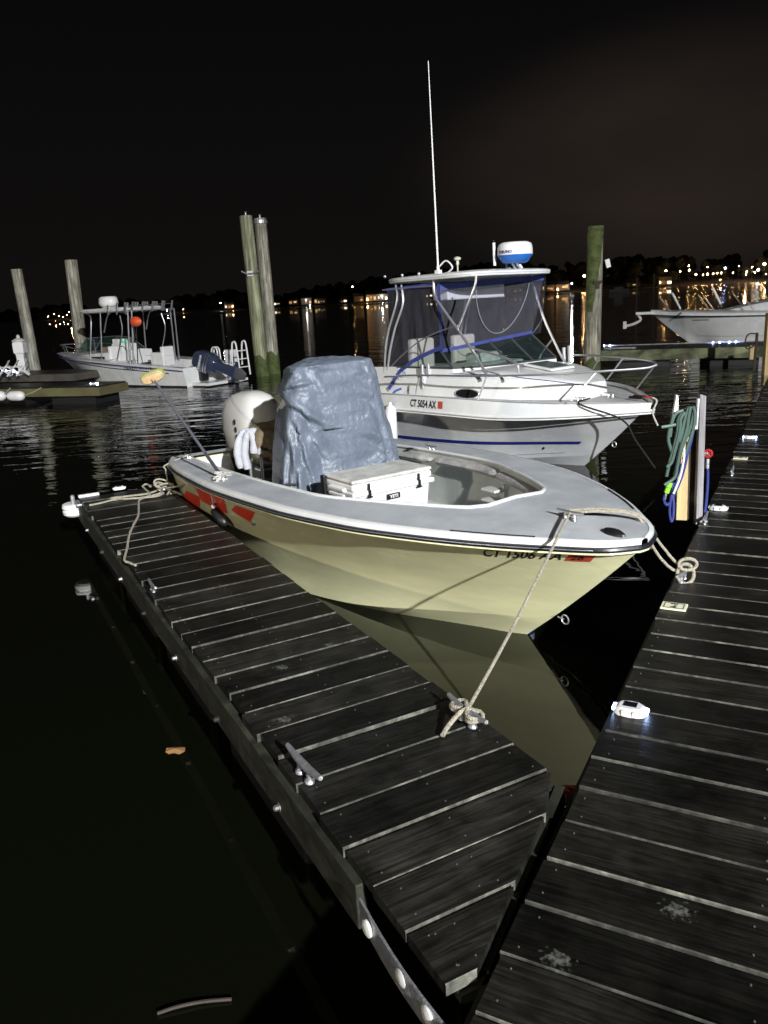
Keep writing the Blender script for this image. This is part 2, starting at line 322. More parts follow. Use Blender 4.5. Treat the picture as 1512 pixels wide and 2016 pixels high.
fd = empty('finger_dock', FING.w(2, -.35, 0), 0, label='narrow dark wooden finger dock running out beside the cream boat', cat='dock')
q = MB(); sc = MB(); L0 = FING.l(P(880, 1930, DZ)); T1 = FING.l(P(950, 1888, DZ)); T2 = FING.l(P(1107, 1529, DZ))
FW = .85; org = fd.location.copy()
def diag_v(u):   # clip of the right side near the main dock
    if u >= T2.x: return -FW
    return T1.y + (T2.y-T1.y)*(u-T1.x)/(T2.x-T1.x)
u = T1.x-.02; pitch_ = .212; i = 0
while u < 5.72:
    gp = .009+.005*random.random() if i not in (2, 5) else .021
    u1 = u+pitch_-gp; dz = random.uniform(-.003, .003); e0 = random.uniform(-.012, .012)
    zz = DZ+dz
    va, vb = max(-FW-.0, min(0, diag_v(u))), max(-FW, min(0, diag_v(u1)))
    if u < T2.x < u1 and vb <= -FW+.001: vb = -FW; va = diag_v(u)
    plank_poly(q, FING.w(u, va+e0*.5, 0)-org, FING.w(u, e0, 0)-org, FING.w(u1, e0, 0)-org, FING.w(u1, vb+e0*.5, 0)-org, zz)
    for (vv) in (-.05, (va+vb)/4+.0, max(va, vb)+.05):
        for uu in (u+.04, u1-.04):
            sc.lathe([(.0034, 0), (.0034, .002), (.0015, .0026)], FING.w(uu+random.uniform(-.01, .01), vv+random.uniform(-.012, .012), zz)-org, 6)
    u += pitch_; i += 1
UEND = u-.005
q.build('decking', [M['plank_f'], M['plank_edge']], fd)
sc.build('deck_screws', M['screw'], fd)['kind'] = 'stuff'
q = MB(); ax = (FING.a, FING.n, V((0, 0, 1)))
q.box(FING.w((UEND-.45)/2, .012, DZ-.04-.085)-org, (UEND+.45, .04, .17), ax)
q.box(FING.w(UEND+.02, -FW/2, DZ-.12)-org, (.04, FW+.06, .18), ax)
q.box(FING.w((T2.x+UEND)/2, -FW+.03, DZ-.04-.085)-org, (UEND-T2.x, .04, .17), ax)
q.build('side_board', M['fascia'], fd, bevel=.006)
q = MB(); A = FING.w(T2.x, -FW, DZ-.09)-org; B = FING.w(T1.x, T1.y, DZ-.09)-org; dd = (B-A).normalized(); q.box((A+B)/2+V((0, 0, -.01)), ((B-A).length, .035, .13), (dd, V((-dd.y, dd.x, 0)), V((0, 0, 1))))
q.box((FING.w(T1.x-.02, (T1.y+L0.y)/2-.02, DZ-.10)-org), (.03, .11, .11), ax)
q.build('end_board', M['fascia'], fd)
q = MB()
for uu in (.3, 1.7, 3.1, 4.5):
    q.box(FING.w(uu+.5, -FW/2, .12)-org, (1.05, FW-.14, .42), ax)
q.build('float', M['float'], fd, bevel=.03)
q = MB(); q.lathe([(.012, 0), (.012, .02), (.006, .026)], (0, 0, 0), 8, (FING.a, V((0, 0, 1)), FING.n)); 
for k in range(7):
    bo = MB(); bo.lathe([(.02, 0), (.02, .004), (.013, .005), (.013, .02), (.006, .026)], FING.w(.25+k*.82, .033, DZ-.17)-org, 8, (FING.a, V((0, 0, 1)), FING.n)); bo.build('bolt', M['fascia'] if k % 2 else M['screw'], fd)
# curved steel bracket with three round bolts near the hinge end
br = MB(); pts = []
for k in range(9):
    t_ = k/8; pts.append(FING.w(T1.x+.42-t_*.63, .045+.018*sin(t_*pi), DZ-.045-.012*t_)-org)
for a_, b_ in zip(pts[:-1], pts[1:]):
    d_ = (b_-a_).normalized(); br.box((a_+b_)/2-V((0, 0, .035)), ((b_-a_).length+.002, .008, .085), (d_, V((-d_.y, d_.x, 0)), V((0, 0, 1))))
bk = br.build('steel_bracket', M['galv'], fd)
for uu in (T1.x+.34, T1.x+.13, T1.x-.01):
    bo = MB(); bo.lathe([(.028, 0), (.027, .008), (.016, .013)], FING.w(uu, .06, DZ-.078)-org, 14, (FING.a, V((0, 0, 1)), FING.n)); bo.build('bolt', M['white_dirty'], bk, smooth=True)
# white corner wheel and edge strip at the far end
cw = empty('corner_bumper', FING.w(UEND-.02, .06, DZ-.05), FING.rz, label='round white bumper wheel on the far left corner of the finger dock', cat='bumper')
q = MB(); q.lathe([(.035, -.07), (.08, -.07), (.105, -.05), (.112, -.015), (.100, -.005), (.100, .005), (.112, .015), (.105, .05), (.08, .06), (.035, .05)], (0, 0, -.04), 28); q.build('wheel', M['white_p'], cw, smooth=True)
q = MB(); q.box((-.10, -.03, .03), (.22, .05, .02)); q.lathe([(.02, -.06), (.02, .09), (.008, .1)], (0, 0, 0), 10); q.build('mounting_arm', M['galv'], cw, bevel=.003)
es = MB(); A = P(158, 972, DZ+.02); B = P(190, 967, DZ+.02); es.box(FING.w(UEND+.03, -.10, DZ+.012), (.045, .20, .028), ax)
tag(es.build('edge_strip', M['white_p'], bevel=.006), 'short white plastic strip along the far end of the finger dock', 'edge strip')

md_ = empty('main_dock', MAIN.w(2, -1, 0), 0, label='wide dark plank walkway crossing the lower right corner', cat='dock'); org = md_.location.copy()
q = MB(); sc = MB(); u = -2.6; i = 0; mx_ = (MAIN.a, MAIN.n, V((0, 0, 1)))
while u < 16:
    gp = .007+.008*random.random()
    u1 = u+.2095-gp; e0 = random.uniform(-.008, .008); zz = DZ+random.uniform(-.003, .003)
    plank_poly(q, MAIN.w(u, -2.45, 0)-org, MAIN.w(u, e0, 0)-org, MAIN.w(u1, e0, 0)-org, MAIN.w(u1, -2.45, 0)-org, zz)
    for vv in (-.045, -.62, -1.22, -1.83):
        for uu in (u+.045, u1-.045):
            sc.lathe([(.0034, 0), (.0034, .002), (.0015, .0026)], MAIN.w(uu+random.uniform(-.012, .012), vv+random.uniform(-.015, .015), zz)-org, 6)
    u += .2095; i += 1
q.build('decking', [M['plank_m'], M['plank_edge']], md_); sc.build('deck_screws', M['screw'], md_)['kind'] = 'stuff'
q = MB(); q.box(MAIN.w(6.7, .0, DZ-.04-.095)-org, (18.6, .05, .18), mx_); q.box(MAIN.w(6.7, -2.4, DZ-.04-.095)-org, (18.6, .05, .18), mx_); q.build('side_board', M['fascia'], md_)
q = MB()
for k in range(7): q.box(MAIN.w(-1.6+k*2.7, -1.2, .1)-org, (1.9, 2.1, .46), mx_)
q.build('float', M['float'], md_, bevel=.03)
# pale hinge angle between the docks
# droppings: splashed pale marks on the boards
sm_ = bpy.data.materials.new('dried_splash'); sm_.use_nodes = True; st_t = sm_.node_tree; st_b = st_t.nodes['Principled BSDF']; st_b.inputs['Base Color'].default_value = (.22, .22, .20, 1); st_b.inputs['Roughness'].default_value = .9
st_c = st_t.nodes.new('ShaderNodeTexCoord'); st_n = st_t.nodes.new('ShaderNodeTexNoise'); st_n.inputs['Scale'].default_value = 55; st_n.inputs['Detail'].default_value = 6; st_t.links.new(st_c.outputs['Object'], st_n.inputs['Vector'])
st_l = st_t.nodes.new('ShaderNodeVectorMath'); st_l.operation = 'LENGTH'; st_t.links.new(st_c.outputs['Object'], st_l.inputs[0])
st_m = st_t.nodes.new('ShaderNodeMath'); st_m.operation = 'MULTIPLY_ADD'; st_m.inputs[1].default_value = -5.5; st_t.links.new(st_l.outputs['Value'], st_m.inputs[0]); st_t.links.new(st_n.outputs[0], st_m.inputs[2])
st_r = st_t.nodes.new('ShaderNodeMapRange'); st_r.inputs[1].default_value = .30; st_r.inputs[2].default_value = .52; st_r.inputs[4].default_value = .5; st_t.links.new(st_m.outputs[0], st_r.inputs[0]); st_t.links.new(st_r.outputs[0], st_b.inputs['Alpha'])
def splat(name, px, py, r, fr, label):
    c = P(px, py, DZ+.0045); q = MB(); n_ = 26; r *= 1.7
    pts = [c + fr.n*(r*1.3*cos(2*pi*k/n_)*(1+.35*noise.noise(V((k*.7, px, 0))))) + fr.a*(r*.8*sin(2*pi*k/n_)*(1+.35*noise.noise(V((k*.7, px, 5))))) for k in range(n_)]
    q.add([c]+pts, [(0, k+1, (k+1) % n_+1) for k in range(n_)])
    tag(q.build(name, sm_, org=c), label, 'bird dropping', 'bird droppings on the docks')
splat('bird_dropping', 554, 1314, .035, FING, 'pale splash on the finger dock upper of the two by its middle')
splat('bird_dropping', 558, 1417, .03, FING, 'pale splash on the finger dock just beyond the bare steel cleat')
splat('bird_dropping', 320, 1066, .035, FING, 'faint pale splash on the finger dock near the loose rope end')
splat('bird_dropping', 649, 1270, .022, FING, 'small pale splash on the finger dock beside the cream hull')
splat('bird_dropping', 1332, 1792, .035, MAIN, 'pale splash on the walkway at the lower right')
splat('bird_dropping', 1098, 1888, .028, MAIN, 'speckled pale splash on the walkway near its bottom left edge')

# ---------------------------------------------------------------- dock hardware
def cleat(loc, rz, L=.26, name='dock_cleat', mt='galv', label='', cat='cleat', group=None, sc_=1):
    r = empty(name, loc, rz, label=label, cat=cat, group=group)
    q = MB(); h = L*.22
    bar = [(-L/2, 0, h*1.12), (-L*.42, 0, h*1.05), (-L*.2, 0, h*.9), (0, 0, h*.86), (L*.2, 0, h*.9), (L*.42, 0, h*1.05), (L/2, 0, h*1.12)]
    q.tube(bar, [L*.032, L*.04, L*.052, L*.058, L*.052, L*.04, L*.032], 10, flat=1.0); q.build('horn', M[mt], r, smooth=True)
    for sx_ in (-1, 1):
        q = MB(); q.rings([[V((sx_*L*.14+cos(a)*L*w_, sin(a)*L*w_*.8, z_)) for a in [k*pi/5 for k in range(10)]] for w_, z_ in ((.085, .001), (.08, L*.03), (.045, L*.06), (.045, h*.9))]); q.build('foot', M[mt], r, smooth=True)
        q = MB(); q.lathe([(L*.034, 0), (L*.034, L*.02), (L*.02, L*.032)], (sx_*L*.10, 0, h*.95), 6); q.build('bolt', M[mt], r)
    return r
c1 = P(600, 1530, DZ+.003); A = P(567, 1492, DZ); B = P(632, 1560, DZ)
cleat(c1, atan2((A-B).y, (A-B).x), .285, label='bare galvanized cleat with no rope on the left edge of the finger dock', group=None)
c2 = P(952, 1412, DZ+.003); c2 = FING.w(FING.l(c2).x, -FW+.07, DZ+.003)
cleat(c2, FING.rz, .285, label='galvanized cleat holding the taut bow line on the finger dock')
c3 = P(1345, 1143, DZ+.003); cleat(c3, MAIN.rz-.15, .26, label='galvanized cleat on the walkway with the doubled bow rope looped round it')
cleat(P(1388, 1030, DZ+.003), MAIN.rz, .24, label='small galvanized cleat on the walkway edge at the foot of the hose post')
cleat(P(1441, 935, DZ+.003), MAIN.rz, .24, label='galvanized cleat on the walkway edge beyond the hose post')
cleat(P(301, 1163, DZ+.003), FING.rz, .2, label='small galvanized cleat on the left edge of the finger dock, below the loose rope end')
c4 = P(330, 962, DZ+.003); c4 = FING.w(5.45, -FW+.12, DZ+.003); cleat(c4, FING.rz, .28, label='galvanized cleat buried under the tangle of pale rope at the far end')

def solar(loc, rz, lit, label, group='solar lights on the docks', far=False, s=1.0):
    r = empty('solar_dock_light', loc, rz, label=label, cat='dock light', group=group)
    def ell(rx, ry, z, k=12): return [V((rx*(abs(cos(a))**.7)*(1 if cos(a) >= 0 else -1), ry*(abs(sin(a))**.7)*(1 if sin(a) >= 0 else -1), z)) for a in [2*pi*j/k for j in range(k)]]
    q = MB(); q.rings([ell(.062*s, .046*s, .001), ell(.062*s, .046*s, .008*s), ell(.055*s, .04*s, .022*s), ell(.042*s, .032*s, .030*s)]); q.build('housing', M['white_p'], r, smooth=30)
    q = MB(); q.box((0, .004*s, .0315*s), (.048*s, .036*s, .003)); q.build('solar_panel', M['panel'], r)
    for sx_ in (-1, 1):
        q = MB(); q.box((sx_*.0575*s, 0, .013*s), (.016*s, .036*s, .016*s)); q.build('lens', (M['led_far'] if far else M['led']) if lit else M['white_p'], r, bevel=.004)
    for sx_ in (-.02, .02):
        q = MB(); q.box((sx_*s, -.041*s, .014*s), (.012*s, .012*s, .022*s)); q.build('rib', M['white_p'], r, bevel=.002)
    return r
solar(P(1241, 1402, DZ+.002), MAIN.rz-pi/2, True, 'lit white solar deck light nearest the camera on the walkway edge', s=1.12)
solar(P(1414, 1003, DZ+.002), MAIN.rz-pi/2, False, 'unlit white solar deck light beside the hose post on the walkway', s=1.12)
solar(P(1476, 863, DZ+.002), MAIN.rz-pi/2, True, 'lit solar deck light far along the walkway, beyond the hose post', s=1.1)
solar(P(235, 963, DZ+.002), FING.rz+pi/2, False, 'unlit white solar deck light at the far end of the finger dock', s=1.0)

def sign(c, rz, label, w=.135, h=.10):
    r = empty('slip_number_plate', c, rz, label=label, cat='number plate')
    q = MB(); q.box((0, 0, .006), (w, h, .010)); q.build('plate', M['sign'], r, bevel=.002)
    q = MB()
    for (x, y, a_, b_) in ((0, h*.36, w*.8, .004), (0, -h*.36, w*.8, .004), (w*.38, 0, .004, h*.76), (-w*.38, 0, .004, h*.76)): q.box((x, y, .0118), (a_, b_, .0016))
    q.build('border', M['black'], r)
    vs, fs = text_mesh('A-5', .050, .0016); cx = (min(v.x for v in vs)+max(v.x for v in vs))/2; cy = (min(v.y for v in vs)+max(v.y for v in vs))/2
    q = MB(); q.add([V((-(v.y-cy), (v.x-cx), .0125)) for v in vs], fs); q.build('lettering', M['black'], r)
sign(P(1327, 1196, DZ+.002), MAIN.rz-pi/2, 'cream number plate on the walkway just below the looped rope cleat')
sign(P(1458, 903, DZ+.002), MAIN.rz-pi/2, 'cream number plate farther along the walkway, beyond the hose post')

# ---------------------------------------------------------------- boats: hull maker
class Hull:
    """x forward, y to port. T: stations, w: gunwale half width, zg: sheer height, wc/zc: chine, zk: keel, rake: stem slope"""
    def __init__(s, T, w, zg, wc, zc, zk, rake, rx0, flare=1.7, flare0=1.05):
        s.__dict__.update(T=T, W=w, ZG=zg, WC=wc, ZC=zc, ZK=zk, rake=rake, rx0=rx0, fl=flare, fl0=flare0, L=T[-1])
    def g(s, t): return interp(t, s.T, s.W), interp(t, s.T, s.ZG)
    def shear(s, t, z):
        zt = s.ZG[-1]; k = max(0, (t-s.rx0)/(s.L-s.rx0)); k = k*k*(3-2*k); return t - s.rake*k*(zt-z)*(1+.12*(zt-z))
    def side(s, t, v, sd, off=0.0):
        w, zg = s.g(t); wc = interp(t, s.T, s.WC); zc = interp(t, s.T, s.ZC); k = t/s.L; p = s.fl0+(s.fl-s.fl0)*k*k
        y = wc+(w-wc)*(max(0, v)**p); z = zc+(zg-zc)*v
        return V((s.shear(t, z), sd*(y+off), z))
    def side_z(s, t, z, sd, off=0.0):
        zg = s.g(t)[1]; zc = interp(t, s.T, s.ZC); return s.side(t, (z-zc)/(zg-zc), sd, off)
    def stations(s, n, t0=None):
        t0 = s.T[0] if t0 is None else t0
        return [t0+(s.L-t0)*(1-(1-i/n)**1.35) for i in range(n+1)]
    def mesh(s, zsplit=None, n=48, nv=10):
        a, b_ = MB(), MB()
        st = s.stations(n)
        for sd in (-1, 1):
            a.rings([[s.side(t, v/nv, sd) for v in range(nv+1)] for t in st], False, False)
            b_.rings([[V((s.shear(t, z_), sd*y_, z_)) for y_, z_ in ((0, interp(t, s.T, s.ZK)), (interp(t, s.T, s.WC)*.5, interp(t, s.T, s.ZK)*.45+interp(t, s.T, s.ZC)*.55-.02), (interp(t, s.T, s.WC), interp(t, s.T, s.ZC)))] for t in st], False, False)
        return a, b_
    def band(s, z0, z1, off=.003, t0=None, t1=None, n=40, sides=(-1, 1), taper=False, fz0=None, fz1=None):
        q = MB(); t0 = s.T[0] if t0 is None else t0; t1 = s.L-.02 if t1 is None else t1
        for sd in sides:
            rs = []
            for i in range(n+1):
                t = t0+(t1-t0)*i/n; a_ = fz0(t) if fz0 else z0; b_ = fz1(t) if fz1 else z1
                rs.append([s.side_z(t, a_+(b_-a_)*j/3, sd, off) for j in range(4)])
            q.rings(rs, False, False)
        return q
    def rail(s, r, dz, out=.0, n=60, flat=1.0, t0=None, sd=(-1, 1), close=True):
        """tube following the gunwale all round the bow"""
        t0 = s.T[0] if t0 is None else t0; p = []
        st = [t0+(s.L-.012-t0)*(1-(1-i/n)**1.8) for i in range(n+1)]
        for t in st: w, zg = s.g(t); p.append(V((t, -(w+out), zg+dz)))
        for t in st[::-1]: w, zg = s.g(t); p.append(V((t, (w+out), zg+dz)))
        q = MB(); q.tube(p, r, 8, flat=flat); return q

def text_on(q, txt, size, fn, bold=.0, sx=1.0, mi=0):
    vs, fs = text_mesh(txt, size, bold); q.add([fn(v.x*sx, v.y) for v in vs], fs, mi)
def text_w(txt, size, bold=0): vs, fs = text_mesh(txt, size, bold); return max(v.x for v in vs)

# ---------------------------------------------------------------- BOAT 1: cream centre console
B1 = Frame(-1.459, 8.5621, .5591, -.8291)
boat = empty('centre_console_boat', B1.o, B1.rz, label='cream yellow open boat with grey deck tied beside the finger dock', cat='boat', group=None)
T = [0, .35, 1.04, 2.08, 2.87, 3.65, 4.17, 4.59, 4.90, 5.11, 5.21]
HW = [.84, .985, 1.12, 1.21, 1.18, 1.04, .84, .61, .385, .20, .004]
def zsh(s_): s_ /= 5.21; return .774+(4*.838-3*.774-.851)*s_+(2*.851+2*.774-4*.838)*s_*s_
HZ = [zsh(t)+.018*sin(pi*t/5.21) for t in T]
h1_ = Hull(T, HW, HZ, [.72, .78, .84, .80, .68, .54, .42, .30, .18, .08, 0], [-.06, -.05, -.03, -.01, .02, .07, .11, .145, .17, .185, .20], [-.28, -.28, -.28, -.3, -.36, -.5, -.6, -.62, -.6, -.55, -.5], 1.0, 2.6, 1.9, 1.15)
a, b_ = h1_.mesh()
hull = a.build('hull', M['cream'], boat, smooth=50, weld=True)
b_.build('hull_bottom', M['cream'], boat, smooth=50, weld=True)
h1_.band(-.2, .04, .002, 0, 2.6, sides=(-1,), fz1=lambda t: .045-.02*t, fz0=lambda t: interp(t, T, h1_.ZC)+.001).build('bottom_paint', M['bottom'], boat)
# transom with a motor notch
q = MB()
def tr(y, z): return (0.0, y, z)
q.prism([tr(-.83, .774), tr(-.24, .774), tr(-.18, .50), tr(.18, .50), tr(.24, .774), tr(.83, .774), tr(.72, -.06), tr(0, -.28), tr(-.72, -.06)], (.10, 0, 0)); q.build('transom', M['cream'], boat)
q = MB()
for sd in (-1, 1): q = MB(); q.box((.115, sd*.52, .66), (.03, .56, .21)); q.box((.22, sd*.50, .50), (.24, .50, .1)); q.box((.30, sd*.46, .40), (.06, .42, .3)); q.build('transom_liner', M['white'], boat, bevel=.012)
# gunwale cap, side decks, foredeck (one moulding)
CI_T = [0.12, .5, 1.0, 2.0, 2.9, 3.5, 3.9, 4.10, 4.16]; CI_W = [.70, .77, .82, .86, .83, .64, .46, .34, .26]
def inner(t): return interp(t, CI_T, CI_W)
def decktop(y, t):
    w, zg = h1_.g(t); k = 1-min(1, abs(y)/max(w, .01)); return zg+.034+.045*k*(min(1, max(0, (t-2.2)/1.6)))*min(1, w/.6)**1.5
q = MB(); NS = 44
for sd in (-1, 1):
    rs = []
    for i in range(NS+1):
        t = .0+4.16*i/NS; w = h1_.g(t)[0]-.035; wi = inner(t) if t > .12 else .70
        rs.append([V((t, sd*(w+(wi-w)*j/6), decktop(w+(wi-w)*j/6, t))) for j in range(7)])
    q.rings(rs, False, False)
    rs = []
    for i in range(17):
        t = 4.16+(5.19-4.16)*i/16; w = max(.004, h1_.g(t)[0]-.035); rs.append([V((t, sd*w*j/6, decktop(w*j/6, t))) for j in range(7)])
    q.rings(rs, False, False)
    q.rings([[V((t_, sd*(.22+(.80-.22)*j/4), .774+.034)) for j in range(5)] for t_ in (0.0, .16)], False, False)
q.build('deck', M['deck'], boat, smooth=50, weld=True)
# white border strip outside the nonskid
q = MB()
for sd in (-1, 1):
    rs = []
    for i in range(61):
        t = (5.20)*(1-(1-i/60)**1.6); w, zg = h1_.g(t); w = max(w, .012)
        rs.append([V((t, sd*max(0, w-.044), zg+.037+.045*min(1, .04/w)*min(1, max(0, (t-2.2)/1.6))*min(1, w/.6)**1.5)), V((t, sd*max(0, w-.006), zg+.032)), V((t, sd*(w+.003), zg+.024)), V((t, sd*(w+.003), zg+.002))])
    q.rings(rs, False, False)
q.build('deck_edge', M['white'], boat, smooth=50)
q = MB(); pth = [V((t, -inner(t), decktop(inner(t), t)+.004)) for t in [.2+i*.1 for i in range(40)]] + [V((4.165, y_, decktop(y_, 4.16)+.004)) for y_ in (-.24, -.1, 0, .1, .24)] + [V((t, inner(t), decktop(inner(t), t)+.004)) for t in [.2+i*.1 for i in range(40)][::-1]]
q.tube(pth, .014, 8); q.build('coaming_lip', M['white'], boat, smooth=True)
h1_.rail(.0185, -.012, .004, flat=.9).build('rub_rail', M['rubber'], boat, smooth=True)
h1_.rail(.0045, -.010, .0225).build('rail_insert', M['steel_d'], boat, smooth=True)
h1_.rail(.006, -.036, .003).build('hull_lip', M['cream'], boat, smooth=True)
# cockpit liner, floor
q = MB()
for sd in (-1, 1):
    rs = []
    for i in range(41):
        t = .2+3.96*i/40; wi = inner(t); z = decktop(wi, t)
        t_2 = t+max(0, t-2.3)*.42; hw_ = min(h1_.side_z(t, .40, 1).y, h1_.side_z(min(t_2, 5.1), .40, 1).y)-.07; hm_ = h1_.side_z(min(5.1, t+max(0, t-2.6)*.15), z-.16, 1).y-.06; rs.append([V((t, sd*wi, z)), V((t, sd*min(wi+.01, hm_), z-.16)), V((t+.0, sd*min(wi, hw_), .40)), V((t, 0, .385))])
    q.rings(rs, False, False)
q.add([(4.16, -.26, .88), (4.16, .26, .88), (4.02, .16, .39), (4.02, -.16, .39)], [(0, 1, 2, 3)])
q.build('cockpit_liner', M['liner'], boat, smooth=50, weld=True)
# grey bolsters under the coaming in lengths, on the far side and at the front
for (ta, tb) in ((2.25, 3.22), (1.1, 2.17)):
    for sd in (-1, 1):
        q = MB(); pts = []
        for i in range(17):
            t = ta+(tb-ta)*i/16; wi = inner(t); pts.append(V((t, sd*(wi-.012), decktop(wi, t)-.075)))
        rr = [.03]+[.062]*15+[.03]; q.tube(pts, rr, 12, flat=.62); q.build('bolster', M['vinyl'], boat, smooth=True)
q = MB(); pts = [V((t, inner(t)-.012, decktop(inner(t), t)-.075)) for t in (3.26, 3.4, 3.55, 3.7, 3.85, 4.0, 4.08)]+[V((4.13, y_, decktop(.2, 4.15)-.075)) for y_ in (.22, .1, -.1, -.22)]
q.tube(smooth_path(pts, 3), .055, 12, flat=.62); q.build('bolster', M['vinyl'], boat, smooth=True)
# rod rack ribs on the far liner
q = MB()
for k in range(4): q.box((3.3, .60-.02, .75-k*.085), (.16, .10, .022)); 
q.box((3.36, .65, .62), (.03, .03, .34)); q.build('rod_rack', M['liner'], boat, bevel=.005)
# moulding seams on the side decks
for sd in (-1, 1):
    q = MB(); q.rings([[V((t_, sd*(1.14-.31*j/4), decktop(1.0, t_)+.0035)) for j in range(5)] for t_ in (2.93, 2.945)], False, False); q.build('deck_seam', M['white'], boat)
# bow fittings
def small_cleat(nm, x, y, z, rz, L=.17, par=boat, mt='steel'):
    q = MB(); c = V((x, y, z)); d = V((cos(rz), sin(rz), 0)); h = L*.26
    q.tube([c+d*(-L/2)+V((0, 0, h*1.1)), c+d*(-L*.25)+V((0, 0, h)), c+V((0, 0, h*.95)), c+d*(L*.25)+V((0, 0, h)), c+d*(L/2)+V((0, 0, h*1.1))], [L*.035, L*.055, L*.06, L*.055, L*.035], 10)
    for k in (-1, 1): q.lathe([(L*.09, 0), (L*.07, .006), (L*.045, h*.9)], c+d*(k*L*.17), 10)
    return q.build(nm, M[mt], par, smooth=True)
def dk(px, py): 
    z = .87
    for _ in range(6): p = B1.at(px, py, z=z); z = decktop(abs(p.y), min(p.x, 5.15))
    return p
p = dk(1122, 1024); small_cleat('bow_cleat', p.x, p.y, p.z, .1, .19); BOWC = p
p = dk(850, 888); small_cleat('cleat', p.x, p.y, p.z, 0, .17)
p = dk(437, 946); small_cleat('cleat', p.x, p.y, p.z, .1, .17); STC = p
p = dk(372, 903); small_cleat('cleat', p.x, p.y, p.z, .1, .15); STC2 = p
q = MB(); p = dk(808, 883); q.lathe([(.035, 0), (.03, .006), (.012, .008)], p, 14); q.build('fuel_cap', M['black'], boat)
q = MB(); p = dk(1207, 1051); q.rings([[V((p.x+.085*sx_*cos(a), p.y+.035*sx_*sin(a), p.z+z_)) for a in [k*pi/10 for k in range(20)]] for sx_, z_ in ((1, 0), (.95, .012), (.6, .028), (.1, .034))]); q.build('navigation_light', M['black'], boat, smooth=True)
for sd in (-1, 1):
    q = MB(); q.tube([V((t, sd*(h1_.g(t)[0]-.045), h1_.g(t)[1]+.041)) for t in (4.35, 4.5, 4.65, 4.78)], .0055, 6); q.build('deck_track', M['black'], boat)
q = MB(); q.box((5.0, 0, .888), (.012, .06, .010)); q.build('bow_chock', M['black'], boat, bevel=.004)
q = MB(); ring = [V((4.62+.022+.03*cos(a), 0.0, .215+.03*sin(a))) for a in [k*pi/8 for k in range(17)]]; q.tube([p_-V((.03, 0, -.0)) for p_ in ring], .0055, 6); q.tube([V((4.55, 0, .215)), V((4.6, 0, .215))], .006, 6); q.build('bow_eye', M['steel'], boat, smooth=True)
for px_ in ((535, 1029),):
    p = B1.at(*px_, y=-1.12); q = MB(); pp_ = h1_.side_z(2.35, .62, -1); q.lathe([(.022, 0), (.02, .014), (.01, .02)], pp_, 12, (V((1, 0, 0)), V((0, 0, 1)), V((0, -1, 0)))); q.build('drain_fitting', M['steel'], boat, smooth=True)
def hull_hit(h, fr, px, py, sd):
    y = sd*1.0
    for _ in range(25):
        p = fr.at(px, py, y=y); t = p.x
        for _ in range(8): t += (p.x-h.shear(t, p.z))*.8
        t = min(max(t, 0), h.L-.02); y = y*.4+.6*h.side_z(t, p.z, sd).y
    return t, p.z
# registration number on the near bow, following the hull
def on_hull(t0, z0, sd, off=.004, sg=1):
    def f(x, y): 
        t = t0+sg*x; zg = h1_.g(t)[1]; return h1_.side_z(t, zg-z0+y, sd, off)
    return f
q = MB(); ra = hull_hit(h1_, B1, 951, 1094, -1); rb_ = hull_hit(h1_, B1, 1105, 1102, -1); zr_ = h1_.g(ra[0])[1]-ra[1]; zr2 = h1_.g(rb_[0])[1]-rb_[1]; wtxt = text_w('CT 1506 AA', .095, .002)
def regf(x, y):
    k = x/(rb_[0]-ra[0]); return on_hull(ra[0], zr_+(zr2-zr_)*k, -1)(x, y)
text_on(q, 'CT 1506 AA', .095, regf, .0022, sx=(rb_[0]-ra[0])/wtxt); q.build('registration_number', M['black'], boat)
q = h1_.band(0, 0, .004, rb_[0]+.02, rb_[0]+.135, 6, (-1,), fz0=lambda t: h1_.g(t)[1]-zr2-.005, fz1=lambda t: h1_.g(t)[1]-zr2+.062); st_ = q.build('sticker', M['sticker'], boat)
q = MB(); text_on(q, '26', .055, on_hull(rb_[0]+.04, zr2-.008, -1, .0062), .001, sx=1.1); q.build('sticker_number', M['black'], st_)
# red vinyl shapes towards the stern
q = MB()
def px_patch(q, quad, n_=7):
    c = [hull_hit(h1_, B1, *p, -1) for p in quad]; rs = []
    for i in range(n_+1):
        u = i/n_; row = []
        for j in range(n_+1):
            v = j/n_; t = (c[0][0]*(1-u)+c[1][0]*u)*(1-v)+(c[3][0]*(1-u)+c[2][0]*u)*v; z = (c[0][1]*(1-u)+c[1][1]*u)*(1-v)+(c[3][1]*(1-u)+c[2][1]*u)*v; row.append(h1_.side_z(t, z, -1, .004))
        rs.append(row)
    q.rings(rs, False, False)
for qd in ([(367, 966), (393, 978), (394, 999), (362, 978)], [(384, 957), (440, 980), (449, 1012), (397, 986)], [(465, 995), (502, 1008), (493, 1028), (455, 1004)], [(421, 1018), (443, 1013), (454, 1042), (440, 1032)]): px_patch(q, qd)
q.build('red_patches', M['red'], boat)

